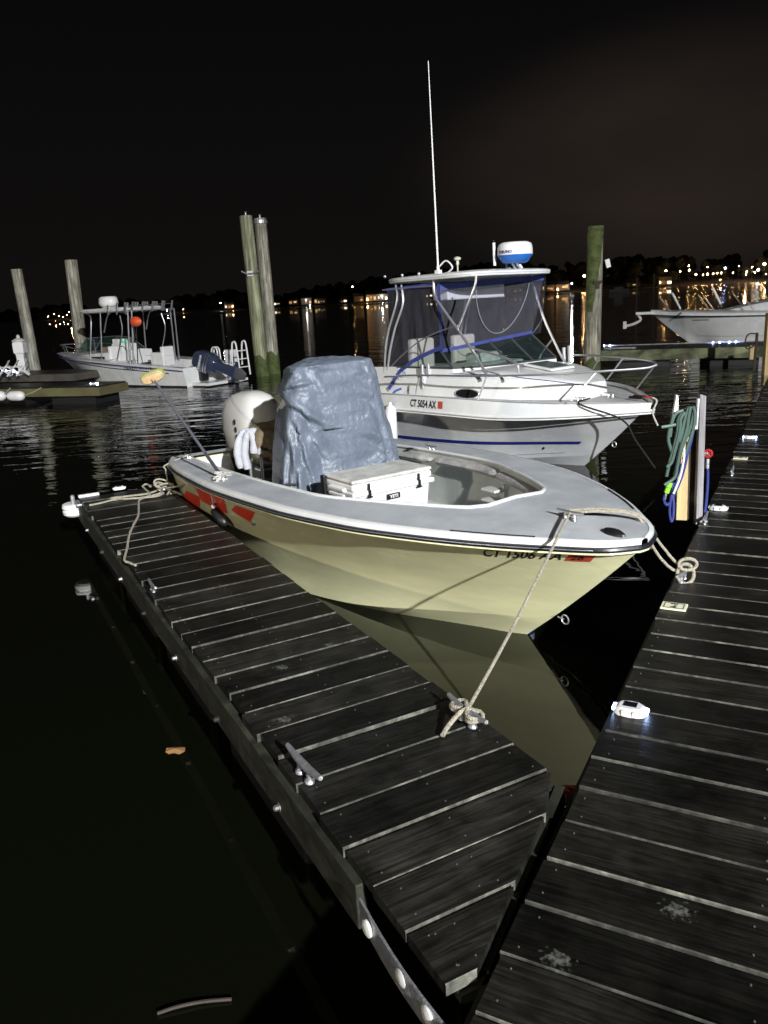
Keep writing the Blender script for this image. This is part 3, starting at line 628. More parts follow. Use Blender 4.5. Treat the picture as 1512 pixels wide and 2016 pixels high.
# outboard motor: part of the boat, with its own pieces
mot = MB(); mc = V((.12, .07, 0))
def mring(z, x0, x1, w, k=24, e=.62):
    cx, rx = (x0+x1)/2, (x1-x0)/2
    return [mc+V((cx+rx*(abs(cos(a))**e)*(1 if cos(a) >= 0 else -1), w*(abs(sin(a))**e)*(1 if sin(a) >= 0 else -1), z)) for a in [2*pi*j/k for j in range(k)]]
mot.rings([mring(.60, -.22, .16, .15), mring(.66, -.30, .22, .20), mring(.80, -.40, .30, .235), mring(.98, -.47, .36, .25), mring(1.15, -.47, .37, .24), mring(1.27, -.41, .33, .21), mring(1.35, -.28, .24, .16), mring(1.39, -.12, .14, .09), mring(1.40, -.04, .06, .02)])
motor = mot.build('outboard_motor', M['cowl'], boat, smooth=60)
q = MB(); q.rings([mring(.625, -.27, .215, .188), mring(.645, -.30, .24, .205), mring(.655, -.30, .24, .205)]); q.build('cowl_seam', M['black'], motor, smooth=True)
q = MB(); q.rings([mring(-.35, -.14, .05, .05), mring(.30, -.16, .08, .07), mring(.60, -.20, .14, .12)]); q.box(mc+V((-.05, 0, -.38)), (.5, .26, .02)); q.build('midsection', M['olive'], motor, smooth=True)
q = MB(); q.box(mc+V((.22, 0, .60)), (.22, .30, .36)); q.box(mc+V((.30, -.16, .52)), (.25, .06, .30)); q.build('mounting_bracket', M['olive'], motor, bevel=.02)
q = MB(); 
for k, (zz_, xx_) in enumerate(((1.10, .16), (1.02, .17), (.94, .18), (.87, .19))): q.ball(mc+V((xx_-.1, -.252, zz_)), .028, 8, sc=(.8, .3, 1.1))
q.build('cowl_badge', M['black'], motor, smooth=True)
q = MB(); q.ball(mc+V((.335, -.10, .93)), .06, 10, sc=(.5, .55, 1.5)); q.build('cowl_vent', M['black'], motor, smooth=True)
q = MB(); q.box(mc+V((-.38, .0, .78)), (.20, .30, .26)); q.box(mc+V((-.30, 0, .55)), (.16, .24, .3)); q.build('rear_casting', M['olive'], motor, bevel=.02)

# leaning post with tan canvas cover behind the console
lp = MB()
for y_ in (-.30, .22):
    for x_ in (.72, .98): lp.tube([(x_, y_, .39), (x_+.01, y_, .85)], .016, 8)
for z_ in (.5, .62, .72): lp.tube([(.85, -.30, z_), (.98, -.30, z_)], .012, 8); lp.tube([(.98, -.30, z_), (.98, .22, z_)], .012, 8)
post = lp.build('leaning_post', M['steel_d'], boat, smooth=True)
def blob(name, m, c, r, par, amp=.05, fq=3.0, n=26, sd=0, top=None):
    q = MB(); c = V(c); rs = []
    for i in range(n+1):
        th = pi*(.02+.96*i/n); row = []
        for k in range(n+10):
            ph = 2*pi*k/(n+10); d = V((sin(th)*cos(ph), sin(th)*sin(ph), -cos(th)))
            e = V([abs(x)**.75*(1 if x >= 0 else -1) for x in d]); nn = noise.noise(d*fq+V((sd, 0, 0)))+.5*abs(noise.noise(d*fq*2.3+V((0, sd, 0))))
            row.append(c+V((e.x*r[0], e.y*r[1], e.z*r[2]))*(1+amp*nn*3))
        rs.append(row)
    q.rings(rs); return q.build(name, m, par, smooth=70)
blob('seat_cover', M['tan'], (.86, -.05, .96), (.20, .30, .20), boat, .05, 2.2, sd=3)
q = MB(); tp_ = smooth_path([V((.80, -.43, .74)), V((.79, -.44, .90)), V((.80, -.40, 1.06)), V((.84, -.34, 1.10)), V((.90, -.31, 1.02)), V((.92, -.33, .88))], 6)
q.tube(tp_, [.034+.012*sin(3*i/len(tp_)*pi)+.006*noise.noise(V((i*.4, 0, 0))) for i in range(len(tp_))], 14, flat=1.5)
q.tube([p+V((.05, .045, -.01)) for p in tp_], [.036+.006*noise.noise(V((i*.4, 5, 0))) for i in range(len(tp_))], 14, flat=1.3)
tw = q.build('folded_towel', M['towel'], smooth=60)
tw.matrix_world = Matrix.Translation(B1.o) @ Matrix.Rotation(B1.rz, 4, 'Z') @ Matrix.Translation(tw.location)
tag(tw, 'rolled white towel tucked beside the tan seat cover', 'towel')

# console (hidden) and the tarp over it
q = MB(); q.prism([(1.42, -.33, .39), (1.95, -.33, .39), (1.92, -.33, 1.35), (1.75, -.33, 1.6), (1.45, -.33, 1.35)], (0, .66, 0)); q.build('console', M['white'], boat, bevel=.02)
tarp = MB(); NU, NV_ = 300, 130
# plan outline of the draped console at three heights
def outline(u, v):
    """u 0..1 round, v 0 bottom .. 1 top rim; returns base point and outward direction"""
    a = 2*pi*u; cx_, sy = cos(a), sin(a); e = .26+.24*(max(0, -cx_)**.5)
    rx = .36*(1.0+.34*(1-v)**1.4) if cx_ > 0 else .30*(1.0+.12*(1-v)); ry = .41*(1.0+(.62 if cx_ > 0 else .62-.42*min(1, -cx_*1.6))*(1-v)**1.05)
    x0 = 1.66; 
    z = .36+(1.755-.36)*v
    k = max(0, (v-.80)/.20); rx *= 1-.06*k*k; ry *= 1-.04*k*k
    ex = (abs(cx_)**e)*(1 if cx_ >= 0 else -1); ey = (abs(sy)**e)*(1 if sy >= 0 else -1)
    x = x0+rx*ex; y = .02+ry*ey*((1-.20*min(1, max(0, .6-ex))) if ey < 0 else 1)
    # shoulder falls away towards the stern side
    if ex < 0 and v > .55: x += .13*((v-.55)/.45)**1.5*(-ex); z -= .09*((v-.55)/.45)**2*(-ex)
    if ey < 0 and v > .62: z -= .05*((v-.62)/.38)**2*(-ey)*(1 if ex < .3 else .3)
    return V((x, y, z)), V((ex, ey, 0)).normalized()
# main folds: polylines given where they lie on the cover as seen from the dock, (amplitude m, width px)
FOLDS = [([(549, 773), (575, 800), (615, 828), (651, 848)], .060, 9, 11), ([(651, 848), (690, 852), (725, 858), (745, 868), (766, 874)], .045, 8, 9),
         ([(549, 775), (566, 812), (583, 842)], .035, 8, 10), ([(556, 800), (563, 850), (575, 900), (586, 960)], .032, 7, 9),
         ([(600, 713), (640, 735), (690, 765), (740, 790), (770, 806)], .035, 9, 9), ([(600, 718), (622, 752), (640, 800), (643, 830)], .022, 8, 9),
         ([(766, 874), (745, 900), (722, 918), (700, 912), (690, 885)], .030, 7, 8), ([(625, 880), (640, 905), (645, 940), (646, 975)], .030, 7, 8),
         ([(690, 885), (700, 900), (712, 912)], .03, 5, 6), ([(655, 875), (675, 884), (690, 900), (700, 915)], .025, 5, 7), ([(590, 870), (600, 905), (612, 940), (618, 965)], .03, 6, 8),
         ([(575, 735), (562, 752), (550, 770)], .03, 7, 8), ([(600, 812), (608, 840), (625, 850)], .02, 5, 7), ([(720, 720), (745, 745), (752, 770)], .025, 7, 8),
         ([(660, 722), (700, 735), (735, 748)], .018, 6, 7), ([(570, 765), (590, 760), (605, 757)], .03, 6, 6)]
def seg_d(p, a_, b_):
    ax_, ay_, bx_, by_ = *a_, *b_; dx, dy = bx_-ax_, by_-ay_; t = max(0, min(1, ((p[0]-ax_)*dx+(p[1]-ay_)*dy)/(dx*dx+dy*dy+1e-9)))
    ex, ey = p[0]-ax_-t*dx, p[1]-ay_-t*dy; s_ = 1 if dx*ey-dy*ex > 0 else -1; return sqrt(ex*ex+ey*ey), s_
rows = []
for j in range(NV_+1):
    v = j/NV_; row = []
    for i in range(NU):
        u = i/NU; b0, nn = outline(u, v); wpt = B1.w(*b0); px, py = proj(wpt); d = 0.0
        facing = (nn.x > .2 or nn.y < -.2) and nn.y < .55
        if facing:
            for pl, am, wd, vw in FOLDS:
                best, sg, end = 1e9, 1, 1
                for q1, q2 in zip(pl[:-1], pl[1:]):
                    dd_, s_ = seg_d((px, py), q1, q2)
                    if dd_ < best: best, sg = dd_, s_
                if best < 40:
                    x_ = best*sg   # positive = below/right of the fold line
                    d += am*.80*(exp(-((x_+wd*.8)/wd)**2) - .9*exp(-((x_-vw*.7)/vw)**2))
        low = (1-v)
        d += (.006+.020*low)*sin(2*pi*u*9+3*noise.noise(V((u*6, v*1.5, 0)))*3) * (.25+.75*low)
        nz_ = noise.noise(b0*3.2+V((5, 0, 0)))
        mk_ = max(0, noise.noise(b0*2.6+V((1, 4, 2)))+.12)
        pv_ = V((b0.x*2.2+b0.z*.8, b0.y*2.2-b0.z*.9, b0.z*1.3+3)); d += .006*nz_ + .011*(1-3.2*abs(noise.noise(pv_))) + .006*(1-3*abs(noise.noise(pv_*2.1+V((3, 1, 0))))) + .0022*(1-3*abs(noise.noise(b0*27))) + mk_*(.009*(1-3*abs(noise.noise(b0*13)))+.005*(1-3*abs(noise.noise(b0*30))))
        d = max(-.07, min(.040 if nn.x > .3 else .022, d))
        row.append(b0+nn*d+V((0, 0, .010*noise.noise(b0*5))))
    rows.append(row)
NT = 26
ctr = V((1.68, .02, 1.785))
rim = rows[-1]
for j in range(1, NT+1):
    k = j/NT; row = []
    for p in rim:
        q_ = p.lerp(ctr, k); q_.z = p.z+(ctr.z-p.z)*(1-(1-k)**2.6)+.014*noise.noise(q_*6)+.006*(1-3*abs(noise.noise(q_*14)))*min(1, k*4)
        row.append(q_)
    rows.append(row)
vs = [B1.w(*p) for r in rows for p in r]; fs = []
for j in range(len(rows)-1):
    for i in range(NU): a_ = j*NU+i; b2_ = j*NU+(i+1) % NU; fs.append((a_, b2_, b2_+NU, a_+NU))
tarp.add(vs, fs); tg_ = min(vs, key=lambda p_: (proj(p_)[0]-574)**2+(proj(p_)[1]-955)**2+(p_-V((0, 0, CAMH))).length*40)
to = tarp.build('console_cover', M['tarp'], smooth=180, org=B1.w(1.64, 0, .36)); tag(to, 'crumpled blue grey tarp draped over the console of the cream boat', 'boat cover')
q = MB(); dirv = (V((0, 0, CAMH))-tg_).normalized(); q.box(tg_-to.location+dirv*.012, (.10, .012, .02), (_R, dirv, dirv.cross(_R))); q.build('strap', M['black'], to)
q = MB(); A = B1.at(562, 957, y=-.62); ax_ = (V((1, 0, 0)), V((0, 1, 0)), V((0, 0, 1)))
cp = B1.w(A.x, A.y, A.z); 
q = MB()

# cooler
ck = B1.w(2.68, -.085, .55); cool = empty('cooler', ck, B1.rz, label='white hard cooler with black rubber latches in front of the draped console', cat='cooler')
q = MB(); q.rings([[V((sx_*(.19+.02*k_), sy_*(.345+.02*k_), z_)) for sx_, sy_ in ((-1, -1), (1, -1), (1, 1), (-1, 1))] for z_, k_ in ((0, 0), (.19, .6), (.30, 1))]); bd = q.build('body', M['white_p'], cool, bevel=.018)
q = MB(); q.box((.012, 0, .272), (.44, .79, .038)); q.build('body_rim', M['white_p'], cool, bevel=.01)
q = MB(); q.box((0, 0, .323), (.425, .765, .052)); lid = q.build('lid', M['white_p'], cool, bevel=.016)
q = MB(); q.box((0, 0, .367), (.43, .77, .030)); q.build('lid_cushion', M['white_dirty'], lid, bevel=.014)
for y_ in (-.24, .24):
    q = MB(); q.box((.222, y_, .315), (.012, .022, .06)); q.box((.226, y_, .268), (.016, .030, .05)); q.box((.230, y_, .238), (.014, .055, .012)); q.build('latch', M['black'], cool, bevel=.004)
for y_ in (-.36, .36):
    for z_ in (.30, .25, .2): 
        q = MB(); q.box((0, y_*1.08, z_), (.22, .04, .024)); q.build('side_rib', M['white_p'], cool, bevel=.006)
q = MB(); q.box((-.17, -.41, .25), (.06, .03, .26)); q.build('strap', M['black'], cool, bevel=.006)
q = MB(); q.box((.217, -.01, .205), (.008, .125, .044)); bg_ = q.build('badge', M['black'], cool)
vs, fs = text_mesh('YETI', .036, .0012); cx = (min(v.x for v in vs)+max(v.x for v in vs))/2
q = MB(); q.add([V((.2222, -.01+(v.x-cx)*1.15, .205+v.y-.0125)) for v in vs], fs); q.build('badge_lettering', M['white_p'], bg_)

# deck brush leaning on the stern cleat
A = B1.w(STC.x-.02, STC.y+.02, STC.z+.01); hd = B1.w(*B1.at(300, 744, y=-.93)); d = (hd-A)
br = empty('deck_brush', A, 0, label='long handled deck brush with yellow bristles standing on the stern of the cream boat', cat='brush')
q = MB(); q.tube([V((0, 0, 0)), d*.22], .0155, 10); q.build('handle_grip', M['steel_d'], br, smooth=True)
q = MB(); q.tube([d*.2, d*.985], .0125, 10); q.build('handle', mat('brush_pole_grey', (.14, .14, .17), .35), br, smooth=True)
tdir = (V((0, 0, CAMH))-hd).normalized(); ux = (_R*.93+_U*.36).normalized(); fz = (-_f*.85+_R*.38-_U*.35).normalized(); fz = (fz-ux*fz.dot(ux)).normalized(); uy = fz.cross(ux)
q = MB(); rs = []
for r_, z_ in ((.85, -.002), (1, .004), (1, .020), (.9, .026)): rs.append([d+ux*(.102*r_*(abs(cos(a))**.6)*(1 if cos(a) >= 0 else -1))+uy*(.045*r_*(abs(sin(a))**.7)*(1 if sin(a) >= 0 else -1))+fz*z_ for a in [2*pi*k/28 for k in range(28)]])
q.rings(rs); q.build('brush_block', M['wood'], br, smooth=40)
q = MB(); rs = []
for r_, z_ in ((.98, -.001), (1.12, -.02), (1.22, -.055), (1.18, -.06)): rs.append([d+ux*(.102*r_*(1+.04*((k*7) % 3))*(abs(cos(a))**.6)*(1 if cos(a) >= 0 else -1))+uy*(.046*r_*(1+.05*((k*5) % 3))*(abs(sin(a))**.7)*(1 if sin(a) >= 0 else -1))+fz*z_ for k, a in enumerate([2*pi*k/56 for k in range(56)])])
q.rings(rs); q.build('bristles', M['foam'], br)
q = MB(); rs = [[d+ux*(.105*r_*(abs(cos(a))**.6)*(1 if cos(a) >= 0 else -1))+uy*(.048*r_*(abs(sin(a))**.7)*(1 if sin(a) >= 0 else -1))+fz*z_ for a in [2*pi*k/28 for k in range(28)]] for r_, z_ in ((1.0, -.006), (1.04, 0), (1.04, .010), (1.0, .014))]; q.rings(rs, True, False); q.build('rubber_bumper', M['white_p'], br, smooth=True)
q = MB(); q.tube([d*.96, d+fz*.03], .017, 10); q.build('socket', M['wood'], br, smooth=True)

# ---------------------------------------------------------------- BOAT 2: white cuddy with hardtop
B2 = Frame(.0433, 13.5892, .6247, -.7809)
b2 = empty('cabin_boat', B2.o, B2.rz, label='white cabin boat with hardtop and clear curtains behind the cream boat', cat='boat')
T = [-1.0, 0, 1.04, 2.08, 3.0, 3.63, 4.15, 4.57, 4.88, 5.09, 5.19]
def z2(s_): s_ = max(s_, 0)/5.19; return .888+(4*.9774-3*.888-.895)*s_+(2*.895+2*.888-4*.9774)*s_*s_
ZZ = [z2(t) for t in T]
h2_ = Hull(T, [1.16, 1.22, 1.29, 1.32, 1.29, 1.19, .97, .66, .37, .16, .03], ZZ, [1.0, 1.05, 1.05, .98, .82, .62, .43, .28, .16, .07, 0], [-.02, 0, .0, .02, .05, .08, .10, .12, .14, .16, .17], [-.3]*11, .98, 2.7, 1.6, 1.1)
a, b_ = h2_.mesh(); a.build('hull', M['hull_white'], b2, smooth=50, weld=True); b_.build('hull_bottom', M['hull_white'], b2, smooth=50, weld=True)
q = MB(); q.add([(-1.0, -1.16, .88), (-1.0, 1.16, .88), (-1.0, 1.0, -.02), (-1, 0, -.3), (-1.0, -1.0, -.02)], [(0, 1, 2, 3, 4)]); q.build('transom', M['white'], b2)
q = h2_.band(0, 0, .004, -.98, 4.85, 50, fz0=lambda t: .262+.012*t, fz1=lambda t: .315+.010*t); q.build('hull_stripe', M['navy'], b2)
h2_.band(0, 0, .003, 2.2, 4.75, 30, fz0=lambda t: interp(t, T, h2_.ZC)+.055, fz1=lambda t: interp(t, T, h2_.ZC)+.062).build('chine_line', M['steel_d'], b2)
# upper topside band and rub rail
def rz_(t): return -.215+.115*max(0, (t-3.6)/1.59)**1.5
q = MB()
for sd in (-1, 1):
    rs = []
    for i in range(61):
        t = -1+6.19*(1-(1-i/60)**1.6); w, zg = h2_.g(t); w = max(w, .012); r0 = rz_(t)
        rs.append([V((t, sd*max(0, w-.05), zg-.03)), V((t, sd*max(0, w-.04), zg-.002)), V((t, sd*(w-.010), zg-.010)), V((t, sd*(w+.008), zg+r0+.03)), V((t, sd*(w+.012), zg+r0)), V((t, sd*(w-.014), zg+r0-.012))])
    q.rings(rs, False, False)
q.build('gunwale', M['white'], b2, smooth=40)
q = MB(); pth = []
for sd, seq in ((-1, range(61)), (1, range(60, -1, -1))):
    for i in seq: t = -1+6.19*(1-(1-i/60)**1.6); w, zg = h2_.g(t); pth.append(V((t, sd*(w+.012), zg+rz_(t)+.006)))
q.tube(pth, .016, 8); q.tube([p+V((0, 0, -.032)) for p in pth], .010, 8); q.build('rub_rail', M['white_p'], b2, smooth=True)
def dz2(y, t): w, zg = h2_.g(t); return zg-.05+.04*(1-abs(y)/max(w, .05))
q = MB()
for sd in (-1, 1):
    rs = []
    for i in range(41):
        t = -1+6.15*i/40; w = max(.01, h2_.g(t)[0]-.048); rs.append([V((t, sd*w*j/6, dz2(w*j/6, t))) for j in range(7)] if t > 1.2 else [V((t, sd*(w-.2*j/6), dz2(w, t))) for j in range(7)])
    q.rings(rs, False, False)
q.build('deck', mat('pale_grey_deck', (.42, .42, .41), .6, var=.15, bump=.3, bscale=200), b2, smooth=60, weld=True)
# cabin trunk: lofted rounded box with a sloping roof
def tw_(t): return interp(t, [1.0, 2.0, 3.0, 3.7, 4.0, 4.25, 4.40], [1.02, 1.02, .95, .76, .58, .38, .20])
def th_(t): return interp(t, [1.0, 2.8, 3.3, 4.0, 4.48], [1.20, 1.27, 1.27, 1.19, 1.08])
def trunk(t, k):   # k 0..1 from near deck line across the roof to the centre
    w = tw_(t); zt = th_(t); zb = dz2(w, t)-.02
    prof = [(1.02, 0), (.985, .45), (.96, .78), (.90, .93), (.78, 1.0), (.5, 1.04), (0, 1.06)]
    i = min(len(prof)-2, int(k*(len(prof)-1))); f_ = k*(len(prof)-1)-i
    a_, c_ = prof[i], prof[i+1]; return w*(a_[0]+(c_[0]-a_[0])*f_), zb+(zt-zb)*(a_[1]+(c_[1]-a_[1])*f_)
q = MB()
for sd in (-1, 1):
    rs = []
    for i in range(36):
        t = 1.0+3.40*i/35; rs.append([V((t, sd*trunk(t, k/18)[0], trunk(t, k/18)[1])) for k in range(19)])
    rs.append([V((4.43, sd*trunk(4.40, k/18)[0]*.9, dz2(0, 4.5)-.02)) for k in range(19)])
    q.rings(rs, False, False)
q.build('cabin_trunk', M['white'], b2, smooth=60, weld=True)
for sd in (-1, 1):
    q = MB(); q.tube([V((t, sd*(trunk(t, .47)[0]+.003), trunk(t, .47)[1])) for t in [2.0+.08*i for i in range(30)]], .006, 6); q.build('trunk_stripe', M['navy'], b2)
# oval porthole on the near trunk side
q = MB(); pc = B2.at(917, 775, y=-.97); 
def tsurf(t, z, sd, off):
    lo_, hi_ = 0.0, .5
    for _ in range(20):
        m_ = (lo_+hi_)/2
        if trunk(t, m_)[1] < z: lo_ = m_
        else: hi_ = m_
    return V((t, sd*(trunk(t, lo_)[0]+off), z))
rs = []
for r_, of in ((1.0, .004), (.96, .014), (.88, .010)): rs.append([tsurf(pc.x+.205*r_*(abs(cos(a))**.85)*(1 if cos(a) >= 0 else -1), pc.z+.062*r_*sin(a), -1, of) for a in [2*pi*k/32 for k in range(32)]])
q.rings(rs, True, False); q.build('porthole_rim', M['steel'], b2, smooth=True)
q = MB(); ring = [tsurf(pc.x+.18*(abs(cos(a))**.85)*(1 if cos(a) >= 0 else -1), pc.z+.054*sin(a), -1, .008) for a in [2*pi*k/32 for k in range(32)]]; q.add(ring, [tuple(range(32))]); q.build('porthole_glass', M['dark_glass'], b2)
# hatch on the foredeck
q = MB(); hx = 3.62; zh = trunk(hx, 1)[1]; q.prism([V((3.38, -.24, trunk(3.38, .95)[1]+.012)), V((3.86, -.24, trunk(3.86, .95)[1]+.012)), V((3.86, .24, trunk(3.86, .95)[1]+.012)), V((3.38, .24, trunk(3.38, .95)[1]+.012))], (0, 0, .03)); q.build('hatch_frame', M['white_p'], b2, bevel=.012)
q = MB(); q.prism([V((3.42, -.2, trunk(3.42, .95)[1]+.043)), V((3.82, -.2, trunk(3.82, .95)[1]+.043)), V((3.82, .2, trunk(3.82, .95)[1]+.043)), V((3.42, .2, trunk(3.42, .95)[1]+.043))], (0, 0, .005)); q.build('hatch_glass', mat('smoked_hatch', (.10, .13, .13), .2), b2, bevel=.004)
# windshield
def L2(px, py, y): return B2.at(px, py, y=y)
wb = [L2(782, 722, -1.0), L2(891, 725, -.90), L2(942, 722, -.62), L2(1005, 716, -.1), L2(1050, 710, .35), L2(1095, 704, .84)]
wt = [L2(800, 712, -1.0), L2(867, 690, -.86), L2(905, 684, -.55), L2(962, 671, -.05), L2(1003, 663, .35), L2(1045, 656, .76)]
wfar_b, wfar_t = V((1.6, 1.0, 1.3)), V((1.8, .98, 1.36))
q = MB(); q.add([wb[0], wb[1], wt[1], wt[0]], [(0, 1, 2, 3)])
for i in range(1, 5): q.add([wb[i], wb[i+1], wt[i+1], wt[i]], [(0, 1, 2, 3)])
q.add([wb[5], wfar_b, wfar_t, wt[5]], [(0, 1, 2, 3)]); q.build('windshield', M['glass'], b2)
q = MB(); q.tube(wb, .014, 6); q.tube([wb[1], wt[1]], .016, 6); q.tube([wb[5], wfar_b], .014, 6)
for i in (3, 4): q.tube([wb[i], wt[i]], .016, 6)
q.tube([wb[5], wt[5]], .014, 6); q.tube(wt[1:]+[wfar_t], .012, 6); q.build('windshield_frame', mat('black_window_frame', (.05, .05, .055), .35), b2, smooth=True)
# coaming under the side windows and windshield base
q = MB()
for i in range(5):
    A, B = wb[i], wb[i+1]; q.add([A, B, V((B.x+.02, B.y, trunk(min(4.4, B.x), .9)[1]-.1)), V((A.x+.02, A.y, trunk(max(1, A.x), .6)[1]-.1))], [(0, 1, 2, 3)])
q.add([wb[0], wb[0]+V((-.9, 0, -.03)), V((wb[0].x-.9, -1.02, .9)), V((wb[0].x, -1.02, .9))], [(0, 1, 2, 3)])
q.add([V((.7, 1.02, 1.25)), V((3.0, .9, 1.25)), V((3.0, .9, .95)), V((.7, 1.02, .9))], [(0, 1, 2, 3)])
q.build('windshield_base', M['white'], b2)
# dash, helm seats seen through the glass
q = MB(); q.box((2.25, -.0, 1.22), (.5, 1.6, .14)); q.box((2.1, .35, 1.34), (.25, .55, .16)); q.build('dashboard', M['white_dirty'], b2, bevel=.03)
for y_, x_ in ((-.42, 1.75), (.45, 1.75)):
    q = MB(); q.box((x_, y_, 1.05), (.45, .46, .14)); q.box((x_-.2, y_, 1.38), (.12, .46, .58)); q.build('helm_seat', M['seat'], b2, bevel=.04)
# hardtop
def rr(t, y): return V((t, y, 0))
def top_out(sh, z, n_=40):
    cx_, rx, ry, e = 2.16, .96+sh, .92+sh, .42
    return [V((cx_+rx*(abs(cos(a))**e)*(1 if cos(a) >= 0 else -1), ry*(abs(sin(a))**e)*(1 if sin(a) >= 0 else -1), z+.012*cos(a))) for a in [2*pi*k/n_ for k in range(n_)]]
q = MB(); q.rings([top_out(-.06, 2.475), top_out(-.01, 2.478), top_out(.0, 2.492), top_out(0, 2.502)]); q.rings([top_out(0, 2.506), top_out(.004, 2.53), top_out(-.03, 2.546), top_out(-.3, 2.566), top_out(-.8, 2.572)]); ht = q.build('hardtop', M['white'], b2, smooth=40)
q = MB(); q.rings([top_out(-.004, 2.500), top_out(-.004, 2.508)], True, False); q.build('hardtop_seam', M['navy'], ht)
q = MB(); q.box((2.25, -.08, 2.30), (.30, 1.15, .20)); q.build('overhead_box', M['white_p'], b2, bevel=.02)
# stainless frame
fr = MB()
def T2(pts, r=.016): fr.tube(smooth_path([L2(*p) for p in pts], 5), r, 8)
Yn = -.93
T2([(853, 552, Yn+.08), (856, 583, Yn+.05), (869, 604, Yn), (930, 690, Yn-.02), (960, 741, Yn-.04)], .019)
T2([(937, 543, Yn+.08), (935, 562, Yn+.06), (918, 605, Yn), (900, 650, Yn-.01)], .016)
T2([(929, 686, Yn-.01), (970, 697, Yn), (1001, 707, Yn-.02), (1018, 717, Yn-.03), (1021, 733, Yn-.03)], .016)
T2([(1048, 534, .85), (1050, 560, .86), (1070, 625, .88), (1100, 691, .9), (1116, 720, .9)], .019)
T2([(1087, 668, .9), (1070, 690, .88), (1063, 704, .86), (1059, 724, .85)], .015)
T2([(779, 560, Yn+.08), (781, 592, Yn+.04), (765, 650, Yn-.02), (759, 690, Yn-.05), (757, 735, Yn-.06)], .016)
T2([(790, 560, Yn+.08), (793, 598, Yn+.04), (778, 645, Yn-.02), (768, 690, Yn-.05), (763, 728, Yn-.06)], .016)
T2([(753, 571, Yn+.06), (800, 567, Yn+.06), (851, 563, Yn+.06)], .010)
T2([(900, 641, Yn-.02), (858, 655, Yn-.02), (820, 676, Yn-.03), (785, 706, Yn-.04), (760, 734, Yn-.05)], .009)
T2([(1058, 600, .88), (1068, 625, .95), (1050, 655, .9)], .010)
for y_ in (.80, .9): q = MB(); q.tube(smooth_path([V((1.35, y_, 2.47)), V((1.3, y_, 2.2)), V((1.1, y_+.05, 1.6)), V((1.05, y_+.06, 1.2))], 5), .016, 8); q.build('frame_post', M['steel'], b2, smooth=True)
fr.build('hardtop_frame', M['steel'], b2, smooth=True)
# clear curtains and their blue canvas bands
def quadgrid(q, A, B, Cc, D, nu=14, nv=10, amp=.012, seed=0):
    """A top-left, B top-right, C bottom-right, D bottom-left, slightly rippled"""
    nrm_ = (B-A).cross(D-A).normalized(); rs = []
    for i in range(nv+1):
        v = i/nv; rs.append([(A.lerp(B, u/nu)).lerp(D.lerp(Cc, u/nu), v)+nrm_*(amp*noise.noise(V((u*.55, v*1.5, seed)))*sin(pi*v)) for u in range(nu+1)])
    q.rings(rs, False, False)
sA, sB, sC, sD = L2(762, 568, -.86), L2(857, 556, -.84), L2(870, 680, -.9), L2(763, 738, -1.0)
q = MB(); quadgrid(q, sA, sB, sC, sD, 20, 14, .05, 3); q.build('side_curtain', M['clear'], b2, smooth=180)
fA, fB, fC, fD = L2(864, 560, -.83), L2(1070, 543, .80), L2(1048, 653, .74), L2(870, 690, -.86)
mid_t = L2(965, 548, -.30); mid_b = L2(950, 672, -.15)
q = MB(); quadgrid(q, fA+(fB-fA)*0, fB, fC, fD, 34, 18, .06, 9); q.build('front_curtain', M['clear'], b2, smooth=180)
q = MB(); cur = []; 
for k in range(33):
    a_ = pi+pi*k/32; u_ = .60+.26*cos(a_); v_ = .42-.45*sin(a_)
    v_ = .10+(.80*(-sin(a_)) if True else 0)
    p = fA.lerp(fB, u_).lerp(fD.lerp(fC, u_), v_); cur.append(p+V((.02, -.01, 0)))
q.tube(cur, .006, 5); q.build('curtain_zip', mat('clear_zip', (.25, .25, .30), .3), b2)
rfA, rfB = V((1.35, .84, 2.47)), V((2.9, .82, 2.47))
q = MB(); quadgrid(q, rfA, rfB, V((2.75, .88, 1.66)), V((1.1, .95, 1.25)), 12, 8, .03, 5); q.build('side_curtain', M['clear'], b2, smooth=180)
q = MB()
def strip(p0, p1, w0, w1):
    q.add([p0, p1, p1+V((0, 0, -w1)), p0+V((0, 0, -w0))], [(0, 1, 2, 3)])
strip(fA+V((.012, -.01, .01)), fB+V((.012, -.01, .01)), .085, .07); strip(sA+V((0, -.012, 0)), sB+V((0, -.012, 0)), .04, .06)
strip(fD+V((.014, -.012, .02)), fC+V((.014, -.012, .02)), .05, .045)
q.add([L2(860, 557, -.84), L2(866, 557, -.84), L2(873, 690, -.88), L2(867, 690, -.88)], [(0, 1, 2, 3)])
e1 = [L2(869, 680, -.93), L2(840, 692, -.95), L2(810, 708, -.97), L2(785, 728, -1.0), L2(764, 762, -1.06)]; e2 = [p+V((.03, 0, -.05)) for p in e1]
q.rings([e1, e2], False, False); 
q.build('canvas_band', M['canvas_b'], b2)
# bow rails
rl = MB(); rp = smooth_path([L2(757, 742, -1.16), L2(815, 739, -1.16), L2(900, 740, -1.16), L2(978, 740, -1.1), L2(1060, 738, -.95), L2(1124, 735, -.72), L2(1200, 730, -.44), L2(1269, 725, -.14), L2(1292, 719, -.02)], 6)
rl.tube(rp, .0135, 8); rp2 = smooth_path([L2(1292, 717, .02), L2(1280, 710, .18), L2(1226, 704, .50), L2(1170, 700, .85), L2(1124, 699, 1.08)], 6); rl.tube(rp2, .0135, 8); rl.tube([rp[-1], rp2[0]], .0135, 8)
for a_, c_ in (((825, 743, -1.16), (818, 777, -1.17)), ((958, 741, -1.12), (940, 788, -1.2)), ((1175, 732, -.52), (1124, 789, -.80)), ((1288, 721, -.02), (1251, 768, -.06)), ((1227, 705, .5), (1195, 747, .62)), ((1183, 701, .78), (1160, 738, .95))): rl.tube([L2(*a_), L2(*c_)], .011, 8)
